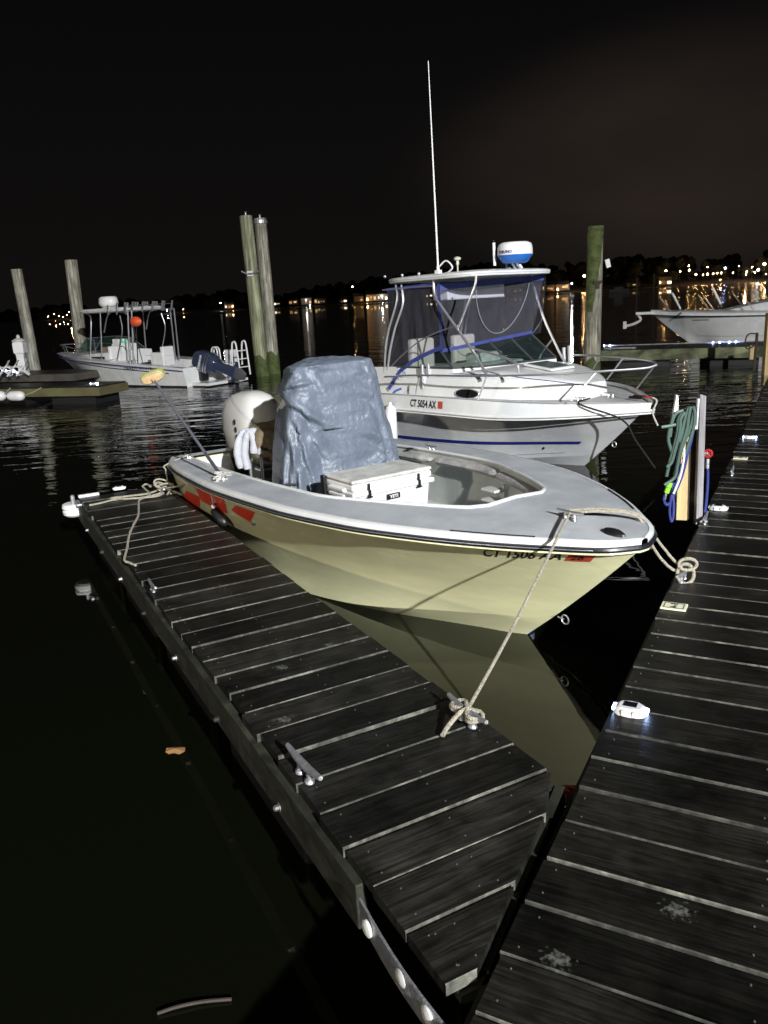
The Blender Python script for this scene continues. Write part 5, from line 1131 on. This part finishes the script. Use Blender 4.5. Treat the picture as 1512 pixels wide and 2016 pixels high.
q = MB(); q.rings([[V((sx_*w_, sy_*w_, z_)) for sx_, sy_ in ((-1, -1), (1, -1), (1, 1), (-1, 1))] for w_, z_ in ((.15, 0), (.13, .1), (.12, .5), (.13, .62), (.17, .66), (.17, .98), (.14, 1.02))]); q.build('body', M['white_p'], pd, bevel=.015)
q = MB(); q.lathe([(.22, 1.03), (.22, 1.06), (.1, 1.13), (.05, 1.14), (.06, 1.2), (.02, 1.25)], (0, 0, 0), 16); q.build('cap', M['white_dirty'], pd, smooth=40)
q = MB(); q.box((.135, -.02, .62), (.05, .18, .22)); q.box((0, -.135, .75), (.2, .01, .14)); q.build('outlet_box', M['grey_wood'], pd)
for k in range(3):
    ch = PY(8+k*18, 731, 26.0); r = empty('folding_chair', (ch.x, 26.0, .52), .3, label=('white folding chair farthest left, cut by the picture edge', 'white folding chair in the middle of the three on the far left dock', 'white folding chair nearest the white pedestal')[k], cat='chair', group='white chairs on the far left dock')
    q = MB(); q.tube([(-.18, -.2, 0), (.12, -.2, .34)], .022, 6); q.tube([(-.18, .2, 0), (.12, .2, .34)], .022, 6); q.tube([(.2, -.2, 0), (-.12, -.2, .3)], .02, 6); q.tube([(.2, .2, 0), (-.12, .2, .3)], .02, 6); q.build('leg_frame', M['white_p'], r, smooth=True)
    q = MB(); [q.box((-.12+.06*j, 0, .28), (.045, .44, .016)) for j in range(5)]; q.build('seat', M['white_p'], r)
    q = MB(); [q.box((.13+.03*j, 0, .36+.05*j), (.015, .44, .035)) for j in range(3)]; q.build('backrest', M['white_p'], r)

# ---------------------------------------------------------------- hose post beside the walkway
HP = Frame(2.33, 5.72, .4735, .881)
base = P(1355, 1030, .5); 
hp = empty('hose_post', (base.x, base.y, 0), HP.rz, label='timber post with white brackets standing on the right walkway edge', cat='post')
def Lh(px, py, dx=0): 
    p = PY(px, py, base.y+dx); d_ = p-V((base.x, base.y, 0)); return V((d_.dot(HP.a), d_.dot(HP.n), p.z))
def board(name, pxs, m, th, dx=0):
    q = MB(); pts = [Lh(*p, dx) for p in pxs]; q.prism(pts, V((HP.a.dot(HP.a)*0, 0, 0))+V((V((0, 1, 0)).dot(HP.a), V((0, 1, 0)).dot(HP.n), 0))*th); return q.build(name, M[m], hp, bevel=.004)
board('pine_board', [(1331, 1024), (1353, 1025), (1357, 860), (1337, 860)], 'pine', .035, .02)
board('dark_post', [(1353, 1023), (1374, 1023), (1378, 850), (1357, 850)], 'brown_wood', .10, .06)
board('grey_board', [(1370, 1034), (1383, 1030), (1391, 780), (1379, 776), (1377, 830)], 'grey_wood', .05, -.02)
q = MB()
for xs in (((1325, 818), (1336, 815), (1336, 779), (1332, 777)), ((1371, 845), (1374, 845), (1378, 785), (1374, 785)), ((1361, 844), (1372, 846), (1372, 838), (1363, 838))):
    pts = [Lh(*p, -.05) for p in xs]; q.prism(pts, V((V((0, 1, 0)).dot(HP.a), V((0, 1, 0)).dot(HP.n), 0))*.03)
q.build('hose_hanger', M['white_p'], hp, bevel=.003)
q = MB(); A = Lh(1394, 893, .02)
q.tube([A+V((.0, .027*cos(a), .027*sin(a))) for a in [2*pi*k/14 for k in range(15)]], .009, 6); [q.tube([A, A+V((0, .027*cos(a), .027*sin(a)))], .005, 6) for a in (0, 1.05, 2.1, 3.15, 4.2, 5.25)]; q.build('red_valve', mat('dull_red_handwheel', (.35, .02, .02), .5), hp, smooth=True)
q = MB(); q.tube([A+V((0, 0, -.04)), A+V((0, 0, -.11))], .014, 8); q.tube([A+V((0, .05, 0)), A], .012, 8); q.build('tap', M['galv'], hp, smooth=True)
def Wp(px, py, dx=0): return PY(px, py, base.y+dx)
gh = empty('garden_hose', (base.x, base.y, .8), 0, label='coiled green garden hose hung on the white brackets of the timber post', cat='hose'); o0 = V((base.x, base.y, .8))
q = MB()
COILS = [[(1345, 808), (1330, 815), (1320, 840), (1316, 866), (1322, 890)], [(1347, 810), (1336, 825), (1334, 850), (1327, 880), (1318, 912), (1312, 938)], [(1349, 812), (1340, 825), (1338, 850), (1328, 890), (1322, 910), (1313, 920)],
         [(1360, 800), (1356, 818), (1352, 845), (1341, 880), (1334, 915), (1328, 940), (1308, 955)], [(1365, 810), (1362, 830), (1352, 860), (1340, 890), (1334, 930), (1320, 948)], [(1352, 812), (1345, 840), (1337, 880), (1334, 910), (1328, 935)],
         [(1356, 801), (1347, 830), (1343, 850), (1338, 870)], [(1302, 841), (1316, 839), (1330, 836)], [(1326, 815), (1322, 835), (1319, 860)], [(1364, 800), (1368, 815), (1366, 840), (1355, 875), (1345, 905)]]
for k, c_ in enumerate(COILS): q.tube(smooth_path([Wp(*p, -.10-.012*(k % 4))-o0 for p in c_], 5), .0125, 8)
q.build('coil', M['hose'], gh, smooth=True)
q = MB(); A = Wp(1319, 950, -.12)-o0; B = Wp(1312, 970, -.12)-o0; q.tube([A, A.lerp(B, .45)], .021, 10); q.tube([A.lerp(B, .5), B], .019, 10); nz_ = q.build('nozzle', M['lime'], gh, smooth=40)
q = MB(); q.tube([B, B+V((-.012, 0, -.05))], .009, 8); q.build('nozzle_tip', M['galv'], nz_, smooth=True)
bh = empty('blue_hose', (base.x, base.y, .6), 0, label='blue and white hose looped below the green hose on the timber post', cat='hose'); o1 = V((base.x, base.y, .6))
q = MB(); 
for k, c_ in enumerate([[(1367, 835), (1360, 870), (1350, 900), (1338, 925), (1328, 955), (1325, 985)], [(1353, 870), (1352, 900), (1345, 930), (1336, 955), (1327, 972)], [(1326, 950), (1322, 975), (1318, 1005), (1321, 1026), (1325, 1018), (1326, 990), (1322, 968)], [(1309, 975), (1307, 985), (1312, 994), (1318, 990)]]): q.tube(smooth_path([Wp(*p, -.09-.01*k)-o1 for p in c_], 6), .0105, 8)
q.tube(smooth_path([Wp(*p, .05)-o1 for p in [(1393, 915), (1393, 950), (1390, 990), (1387, 1010)]], 5), .0115, 8)
q.build('coil', M['hose_b'], bh, smooth=True)
q = MB(); q.tube(smooth_path([Wp(*p, -.14)-o1 for p in [(1347, 882), (1346, 905), (1340, 935), (1333, 955), (1326, 972)]], 6), .0085, 8); q.build('white_hose', M['white_p'], bh, smooth=True)

# ---------------------------------------------------------------- ropes
def rope(name, pts, r, m, label, cat='rope', k=8, group=None):
    q = MB(); q.tube(smooth_path(pts, k), r, 8); return tag(q.build(name, M[m], smooth=True), label, cat, group)
cl = c2+V((0, 0, .055)); bcw = B1.w(BOWC.x, BOWC.y, BOWC.z+.045)
edge = B1.w(4.42, -h1_.g(4.42)[0]+.02, h1_.g(4.42)[1]+.028)
q = MB(); edge = P(1092, 1078, 0)
# bow line to the finger dock
ed = B1.at(1092, 1070, z=h1_.g(4.2)[1]+.045); ed = B1.w(*ed)
mid = ed.lerp(cl, .5)+V((0, 0, -.02))
q.tube(smooth_path([bcw, ed.lerp(bcw, .3)+V((0, 0, .005)), ed, ed.lerp(cl, .25)+V((0, 0, -.01)), mid, ed.lerp(cl, .75)+V((0, 0, -.015)), cl], 6), .0085, 8)
def wrap(c, fr, r0, n_, h0, tilt=.35):
    pts = []
    for i in range(n_*10+1):
        a = 2*pi*i/10; s_ = 1 if (i//10) % 2 == 0 else -1
        pts.append(c+fr.a*(.075*sin(a)*1.2)+fr.n*(.035*sin(2*a)*s_)+V((0, 0, h0+.012*cos(a)+.004*i/10)))
    return pts
q.tube(smooth_path(wrap(c2, FING, .03, 2, .052), 2), .0095, 8)
q.tube(smooth_path([c2+FING.a*-.01+V((0, 0, .075)), c2+FING.n*.05+V((0, 0, .06))-FING.a*.01, c2+FING.n*.11+V((0, 0, .025))-FING.a*.02, c2+FING.n*.15+V((0, 0, .012))-FING.a*.045], 6), .0105, 8)
tag(q.build('bow_line', M['rope'], smooth=True), 'taut rope from the bow cleat of the cream boat down to the finger dock cleat', 'rope')
# doubled line to the walkway cleat
q = MB(); chk = B1.w(*B1.at(1254, 1016, z=.93)); tie = c3+V((0, 0, .07)); lo3 = (chk+tie)/2
q.tube(smooth_path([bcw+V((0, .0, .0)), bcw.lerp(chk, .5)+V((0, 0, .02)), chk, chk.lerp(tie, .2)+V((0, 0, -.05)), chk.lerp(tie, .5)+V((-.0, 0, -.09)), chk.lerp(tie, .8)+V((0, 0, -.07)), tie+V((.02, 0, .0))], 6), .009, 8)
q.tube(smooth_path([bcw+V((0, .02, .01)), bcw.lerp(chk, .5)+V((0, .015, .03)), chk+V((.01, .012, .006)), chk.lerp(tie, .2)+V((.03, .02, -.03)), chk.lerp(tie, .5)+V((.035, .02, -.05)), chk.lerp(tie, .8)+V((.02, .01, -.03)), tie+V((.03, .02, .02))], 6), .009, 8)
ctr_ = c3+V((0.005, -.02, .05)); uu_ = V((1, 0, 0)); vv_ = V((0, .25, .97)).normalized()
q.tube([ctr_+uu_*(.05*cos(a))+vv_*(.06*sin(a)) for a in [2*pi*k/20 for k in range(21)]], .011, 8); q.tube([ctr_+V((.01, .0, .06))+uu_*(.055*cos(a))+vv_*(.035*sin(a)) for a in [2*pi*k/20 for k in range(21)]], .010, 8)
tag(q.build('bow_line', M['rope'], smooth=True), 'doubled tan rope from the bow tip of the cream boat to the walkway cleat', 'rope')
# stern tangle and loose tails on the finger dock
q = MB(); z_ = DZ+.014; D = lambda px, py, dz=0: P(px, py, z_+dz)
q.tube(smooth_path([D(176, 995), D(200, 990), D(225, 984, .0), D(265, 981), D(290, 978), D(310, 973), D(322, 970), D(312, 976, .01), D(280, 980, .012), D(240, 982, .012), D(218, 981, .002), D(250, 977, .004), D(290, 972, .01), D(318, 962, .02), D(330, 955, .05)], 6), .0095, 8)
q.tube(smooth_path([D(267, 1113), D(255, 1108), D(245, 1102), D(250, 1080), D(254, 1055), D(262, 1035), D(272, 1015), D(273, 995), D(275, 984, .01), D(295, 974, .015), D(285, 962, .012), D(281, 957, .02), D(289, 953, .03), D(296, 958, .03), D(300, 955, .02), D(318, 954, .05)], 6), .0095, 8)
tc_ = c4+V((0, 0, .05))
for k in range(7):
    tx = V((random.uniform(-.1, .1), random.uniform(-.05, .05), random.uniform(-.02, .05))); a0 = random.uniform(0, 6); e1_ = V((cos(a0), sin(a0), random.uniform(-.4, .4))).normalized(); e2_ = V((-sin(a0)*.6, cos(a0)*.6, .8)).normalized(); rr_ = random.uniform(.04, .10)
    q.tube([tc_+tx+e1_*(rr_*cos(2*pi*j/16))+e2_*(rr_*.6*sin(2*pi*j/16)) for j in range(17)], .0092, 7)
q.tube(smooth_path([tc_, D(345, 968, .03), D(352, 972, .01), D(360, 975), D(352, 970, .005), D(335, 972, .004)], 5), .009, 7)
tag(q.build('loose_rope', M['rope'], smooth=True), 'pale rope tangled round the far cleat with loose tails across the finger dock', 'rope')
sc_w = B1.w(STC.x, STC.y, STC.z+.04); sc2_w = B1.w(STC2.x, STC2.y, STC2.z+.04)
rope('stern_line', [tc_, tc_.lerp(sc_w, .33)+V((0, 0, -.01)), tc_.lerp(sc_w, .7), sc_w], .008, 'rope', 'straight rope from the dock tangle to the stern cleat of the cream boat')
g_ = B1.w(STC2.x-.05, -h1_.g(STC2.x)[0]-.025, .785); rope('stern_line', [sc2_w, g_, g_+V((.0, .0, -.05)), g_+V((.0, 0, -.20)), tc_+V((.05, 0, .02))], .007, 'rope', 'rope dropping over the stern corner of the cream boat')
q = MB(); gA = B1.w(*B1.at(416, 965, y=-(h1_.g(1.15)[0]+.03))); gB = B1.w(*B1.at(420, 997, y=-1.15))
q.tube(smooth_path([sc_w, sc_w.lerp(gA, .6)+V((0, 0, .01)), gA, gA.lerp(gB, .5), gB], 6), .008, 8); q.tube(smooth_path([sc_w, gA+V((.015, 0, .005)), gA.lerp(gB, .5)+V((.02, 0, 0)), gB+V((.02, 0, .03))], 6), .008, 8)
for k in range(5): q.tube([sc_w+V((random.uniform(-.04, .05), random.uniform(-.03, .03), .0))+V((.035*cos(2*pi*j/12), .02*sin(2*pi*j/12)*(1-k % 2), .03*sin(2*pi*j/12+k))) for j in range(13)], .0075, 7)
q.ball(gB, .02, 8); tag(q.build('fender_line', M['rope_w'], smooth=True), 'white rope knotted on the stern cleat and holding the black fender', 'rope')
q = MB(); fb = gB+V((.03, .03, -.09)); fdx = (FING.a*-.7+V((.2, .1, -.5))).normalized()
q.tube([gB, fb+V((-.02, 0, .1))], .012, 6); q.rings([[fb+fdx*x_*.6+fdx.orthogonal().normalized()*(r_*.6*cos(a))+fdx.cross(fdx.orthogonal().normalized())*(r_*.6*sin(a)) for a in [2*pi*j/16 for j in range(16)]] for x_, r_ in ((-.15, .02), (-.12, .06), (-.04, .075), (.1, .075), (.17, .055), (.2, .02))])
tag(q.build('boat_fender', M['black'], smooth=50), 'black fender hanging between the cream boat and the finger dock', 'fender')
# boat 2 lines and its white fender
A = B2.w(4.55, -.36, dz2(.36, 4.55)+.05); B = B2.w(4.62, -h2_.g(4.62)[0]-.04, h2_.g(4.62)[1]-.01)
rope('dark_bow_line', [A, B, B2.w(*B2.at(1224, 826, y=-.42)), B2.w(*B2.at(1252, 868, y=-.40)), B2.w(*B2.at(1290, 922, y=-.38))], .011, 'rope_k', 'black rope from the bow of the cabin boat down to the water')
A = B2.w(5.0, 0, h2_.g(5.0)[1]+.06); rope('red_flecked_line', [A, B2.w(5.24, 0, .93), B2.w(*B2.at(1285, 812, y=-.02)), B2.w(*B2.at(1295, 838, y=0))], .011, 'rope_w', 'short white and red rope end hanging off the bow tip of the cabin boat')
q = MB(); q.tube([A+V((0, 0, .004)), A.lerp(B2.w(5.24, 0, .93), .8)+V((0, 0, .01))], .0125, 8); tag(q.build('whipping', M['rope_r'], smooth=True), 'red wrapped length of line at the bow tip of the cabin boat', 'rope')
fw = B2.w(*B2.at(770, 838, y=-1.40)); q = MB(); q.rings([[V((fw.x+r_*cos(a), fw.y+r_*sin(a), fw.z+z_)) for a in [2*pi*j/18 for j in range(18)]] for z_, r_ in ((-.29, .02), (-.27, .06), (-.2, .085), (.2, .085), (.27, .06), (.29, .03), (.33, .02))])
tag(q.build('boat_fender', M['white_p'], smooth=50), 'white upright fender between the tarp and the side of the cabin boat', 'fender')
rope('blue_line', [B2.w(*B2.at(790, 765, y=-1.2)), B2.w(*B2.at(776, 772, y=-1.26)), B2.w(*B2.at(768, 790, y=-1.3)), B2.w(*B2.at(772, 806, y=-1.36)), fw+V((0, 0, .3))], .016, 'rope_b', 'blue rope holding the white fender at the side of the cabin boat')

# ---------------------------------------------------------------- floating bits
def scrap(nm, px, py, s_, m, lab, cat):
    c = P(px, py, .012); q = MB(); n_ = 12; pts = []
    for k in range(n_): a = 2*pi*k/n_; rr_ = s_*(1+.45*noise.noise(V((cos(a)*1.6, sin(a)*1.6, px*.1)))+.2*cos(2*a)); pts.append(c+V((rr_*cos(a)*1.25, rr_*sin(a)*.9, .008*noise.noise(V((cos(a)*3, sin(a)*3, 2))))))
    q.add([c+V((0, 0, .008))]+pts, [(0, k+1, (k+1) % n_+1) for k in range(n_)]); q.add([c+V((0, 0, -.002))]+[p-V((0, 0, .004)) for p in pts], [(0, (k+1) % n_+1, k+1) for k in range(n_)])
    tag(q.build(nm, M[m]), lab, cat)
scrap('fallen_leaf', 345, 1476, .038, 'leaf', 'brown leaf floating on the dark water left of the finger dock', 'leaf')
q = MB(); q.tube(smooth_path([P(310, 1995, .008), P(350, 1982, .012), P(400, 1972, .01), P(456, 1967, .008)], 5), .006, 6); tag(q.build('floating_twig', M['brown_wood']), 'thin twig floating at the bottom left', 'twig')

# ---------------------------------------------------------------- far shore
YF = 800.0
SKY = [(-400, 622), (0, 612), (100, 600), (180, 594), (240, 588), (310, 590), (363, 580), (420, 574), (460, 569), (540, 577), (600, 567), (640, 558), (690, 553), (740, 541), (800, 537), (860, 530), (930, 518), (970, 516), (1000, 527), (1050, 513), (1090, 521), (1130, 514), (1180, 516), (1200, 513), (1240, 499), (1300, 505), (1345, 502), (1400, 510), (1440, 499), (1512, 490), (1700, 480), (2000, 470)]
def skyz(px): return PY(px, interp(px, [s_[0] for s_ in SKY], [s_[1] for s_ in SKY]), YF).z
q = MB(); rs = []
for k in range(121):
    px = -500+k*22; c = PY(px, 600, YF); top = max(2.0, skyz(px)); x_ = c.x
    rs.append([V((x_, YF-12, -.5)), V((x_, YF+5, 1.6)), V((x_*1.03, YF+40, 2.5+top*.12)), V((x_*1.1, YF+130, top*.45)), V((x_*1.25, YF+300, top*.5))])
q.rings(rs, False, False); tag(q.build('shore', M['land'], org=(0, YF, 0)), 'low dark far shore across the harbour', kind='structure')
q = MB(); random.seed(5)
for k in range(950):
    px = random.uniform(-420, 1900); dpt = random.uniform(18, 170); top = skyz(px)
    f_ = random.uniform(.5, 1.0)**.6 if random.random() < .6 else random.uniform(.2, .7)
    zt = max(3.5, top*f_*(1+dpt/YF)); c = PY(px, 600, YF+dpt); r_ = random.uniform(2.5, 6.5); r_ = min(r_, zt*.55)
    n_ = 7; rs = []
    for i in range(n_+1):
        th = pi*(.04+.92*i/n_); rs.append([V((c.x, YF+dpt, zt-r_*1.1))+V((sin(th)*cos(a)*r_*1.25, sin(th)*sin(a)*r_, -cos(th)*r_*1.1))*(1+.5*noise.noise(V((cos(a)*2.2+k, sin(a)*2.2, th*2.4)))) for a in [2*pi*j/9 for j in range(9)]])
    q.rings(rs); q.tube([V((c.x, YF+dpt, 0)), V((c.x, YF+dpt, zt-r_))], .5, 4)
tag(q.build('far_trees', M['tree'], org=(0, YF, 0)), 'dark line of trees along the far shore', kind='stuff')

def house(px, py, w, h, wins, lab, mt='house', Y=None, cool=False):
    Y = Y or YF-2; c = PY(px, py, Y); r = empty('shore_house', (c.x, Y, .8), 0, label=lab, cat='house', group=None)
    q = MB(); zb = 1.0; q.box((0, 4, zb+h/2), (w, 8, h)); q.build('wall', M[mt], r)
    q = MB(); q.prism([(-w/2-.4, -.5, zb+h), (w/2+.4, -.5, zb+h), (w/2+.4, 4, zb+h+w*.12+1.2), (-w/2-.4, 4, zb+h+w*.12+1.2)], (0, 0, .3)); q.prism([(-w/2-.4, 8.5, zb+h), (w/2+.4, 8.5, zb+h), (w/2+.4, 4, zb+h+w*.12+1.2), (-w/2-.4, 4, zb+h+w*.12+1.2)], (0, 0, .3)); q.build('roof', M['roof'], r)
    for i in range(wins):
        x_ = -w/2+w*(i+.5+random.uniform(-.2, .2))/wins
        if wins > 2 and random.random() < .25: continue
        ww = w/wins*random.uniform(.15, .7); wh = h*random.uniform(.15, .5); q = MB(); q.box((x_, -.06, zb+h*random.uniform(.3, .6)), (ww, .1, wh)); q.build('window', M[random.choice(['win2', 'win', 'win', 'win3', 'win3'])], r)
    return r
random.seed(3)
HS = [(451, 600, 9, 4, 3, 'small lit house on the far shore left of the pair of pilings'), (545, 603, 8, 4, 2, 'dim lit house on the far shore just right of the pair of pilings'), (577, 598, 9, 5, 2, 'warm lit house on the far shore, second right of the pilings'), (603, 594, 10, 6, 3, 'bright two storey house on the far shore with cool windows'), (630, 596, 11, 5, 4, 'orange lit house on the far shore near the picture middle'),
      (676, 592, 8, 3, 2, 'low dim house on the far shore left of the long bright one'), (706, 589, 9, 5, 3, 'lit house on the far shore left of the hardtop'), (742, 585, 21, 6, 6, 'long brightly lit house just left of the hardtop'), (845, 578, 16, 5, 4, 'lit house on the far shore seen through the boat side curtain'), (1015, 568, 14, 5, 3, 'lit house on the far shore seen through the front curtain'),
      (1075, 567, 16, 6, 4, 'lit house just right of the hardtop'), (1108, 562, 13, 6, 3, 'pale lit house left of the mossy piling'), (1250, 556, 10, 4, 1, 'pale boathouse on the far shore right of the mossy piling'), (1310, 548, 12, 5, 2, 'lit house by the thin marker post on the right shore')]
for h_ in HS: house(*h_)
def lampp(px, py, kind, lab, r_=.9, Y=None):
    Y = Y or YF-6; c = PY(px, py, Y); hgt = max(c.z, 1.2); r = empty('street_lamp', (c.x, Y, 0), 0, label=lab, cat='street lamp', group='shore lamps across the harbour')
    q = MB(); q.tube([(0, 0, -.3), (0, 0, hgt-r_*.5)], .12, 5); q.build('pole', M['pole'], r)
    q = MB(); q.ball((0, 0, hgt), r_, 6); q.build('lamp', M[kind], r, smooth=True)
LM = [(1150, 543, 'lamp_w', 1.5), (1098, 570, 'lamp_w', .6), (1126, 558, 'lamp_c', .7), (1311, 533, 'lamp_w', 1.0), (1339, 534, 'lamp_w', .8), (1356, 523, 'lamp_w', .7), (1357, 532, 'lamp_w', .9), (1370, 540, 'lamp_w', 1.0), (1384, 541, 'lamp_w', .8), (1393, 540, 'lamp_w', .8), (1404, 539, 'lamp_w', .7), (1412, 538, 'lamp_w', .7), (1420, 537, 'lamp_w', .6), (1393, 526, 'lamp_w', .6), (1428, 528, 'lamp_b', 1.2), (1443, 537, 'lamp_w', .7), (1455, 524, 'lamp_w', .6), (1469, 540, 'lamp_w', .8), (1470, 534, 'lamp_w', .7), (1481, 526, 'lamp_w', .6), (1493, 531, 'lamp_c', 1.6), (1505, 520, 'lamp_w', 1.9), (1486, 536, 'lamp_w', .7), (1508, 540, 'lamp_w', .6), (1418, 551, 'lamp_w', .6), (1300, 556, 'lamp_w', .5),
      (95, 623, 'lamp_w', .6), (107, 619, 'lamp_w', .5), (116, 622, 'lamp_w', .6), (136, 614, 'lamp_w', .6), (131, 620, 'lamp_w', .7), (124, 624, 'lamp_c', .4), (329, 611, 'lamp_c', .6), (361, 609, 'lamp_w', .35), (434, 596, 'lamp_c', .6), (694, 564, 'lamp_w', .6), (602, 590, 'lamp_c', .4), (610, 602, 'lamp_c', .3), (458, 603, 'lamp_w', .5), (723, 590, 'lamp_w', .7), (752, 583, 'lamp_c', .7), (990, 560, 'lamp_w', .7)]
def ORD(px, py):
    grp = lambda x: 0 if x < 200 else (1 if x < 500 else (2 if x < 1130 else 3))
    g_ = sorted([(a_[0], a_[1]) for a_ in LM if grp(a_[0]) == grp(px)]); i = g_.index((px, py))
    nm = ['first', 'second', 'third', 'fourth', 'fifth', 'sixth', 'seventh', 'eighth', 'ninth', 'tenth', 'eleventh', 'twelfth', 'thirteenth']
    return nm[i]+' from the left' if i < len(g_)-i else (nm[len(g_)-1-i]+' from the right')
for px, py, kd, r_ in LM:
    where = 'far shore at the left edge' if px < 200 else ('shore behind the pilings' if px < 500 else ('shore near the hardtop' if px < 1130 else 'right end of the far shore'))
    lampp(px, py, kd, '%s lamp, %s, on the %s' % ({'lamp_w': 'warm orange', 'lamp_c': 'white', 'lamp_b': 'blue white'}[kd], ORD(px, py), where), r_*(.62 if px > 200 else .38))
# channel markers and a moored hull out on the water
for px, y0, y1, Y, lab in ((1287, 539, 566, 420, 'thin pale marker post standing in the channel on the right'), (1254, 548, 560, 300, 'short pale marker farther out, right of the mossy piling'), (437, 622, 630, 160, 'faint marker post out on the water left of the pilings'), (288, 545, 558, 120, 'tiny pale marker above the fishing boat')):
    A = PY(px, y1, Y); B = PY(px, y0, Y); q = MB(); q.tube([(A.x, Y, -.3), (A.x, Y, max(1.0, B.z))], max(.15, Y*.0007), 8); q.lathe([(.24, 0), (.24, .12), (.05, .2)], (A.x, Y, max(1.0, B.z)), 8)
    if px != 288: tag(q.build('channel_marker', M['white_dirty'], smooth=True), lab, 'marker')
c = PY(1220, 556, 330); mb = empty('moored_sailboat', (c.x, 330, 0), .2, label='faint pale boat moored far off right of the mossy piling', cat='boat')
q = MB(); q.rings([[V((x_, w_*s_, z_)) for s_, z_ in ((-1, 1.5), (-.7, .2), (0, -.4), (.7, .2), (1, 1.5))] for x_, w_ in ((-4, 1.2), (0, 1.5), (3, .9), (4.4, .05))], False, False); q.build('hull', M['white_dirty'], mb, smooth=True)
q = MB(); q.box((-.5, 0, 1.9), (3.5, 1.7, .9)); q.build('cabin', M['white_dirty'], mb, bevel=.2)

# the lamp's own pole and head, behind the camera on the quay
lpst = empty('flood_lamp_post', (LAMP.x, LAMP.y, 0), 0, label='tall flood lamp post on the quay behind the camera', cat='lamp post')
q = MB(); q.tube([(0, 1.2, -.5), (0, 1.2, LAMP.z+.5)], [.16, .09], 12); q.tube([(0, 1.2, LAMP.z+.45), (0, .2, LAMP.z+.55)], .05, 8); q.build('pole', M['galv'], lpst, smooth=True)
q = MB(); q.box((0, 0, LAMP.z+.62), (.6, .9, .12)); q.build('lamp_head', M['galv'], lpst, bevel=.02)
lps2 = empty('flood_lamp_post', (FILL_LAMP.x, FILL_LAMP.y, 0), 0, label='added unseen lamp post for the fill lamp, behind and far left of the camera', cat='lamp post')  # post added to carry the fill lamp
q = MB(); q.tube([(-.9, 0, -.5), (-.9, 0, FILL_LAMP.z+.6)], [.14, .08], 12); q.tube([(-.9, 0, FILL_LAMP.z+.55), (0, 0, FILL_LAMP.z+.72)], .04, 8); q.build('pole', M['galv'], lps2, smooth=True)
q = MB(); q.box((0, 0, FILL_LAMP.z+.74), (.6, .4, .1)); q.build('lamp_head', M['galv'], lps2, bevel=.02)
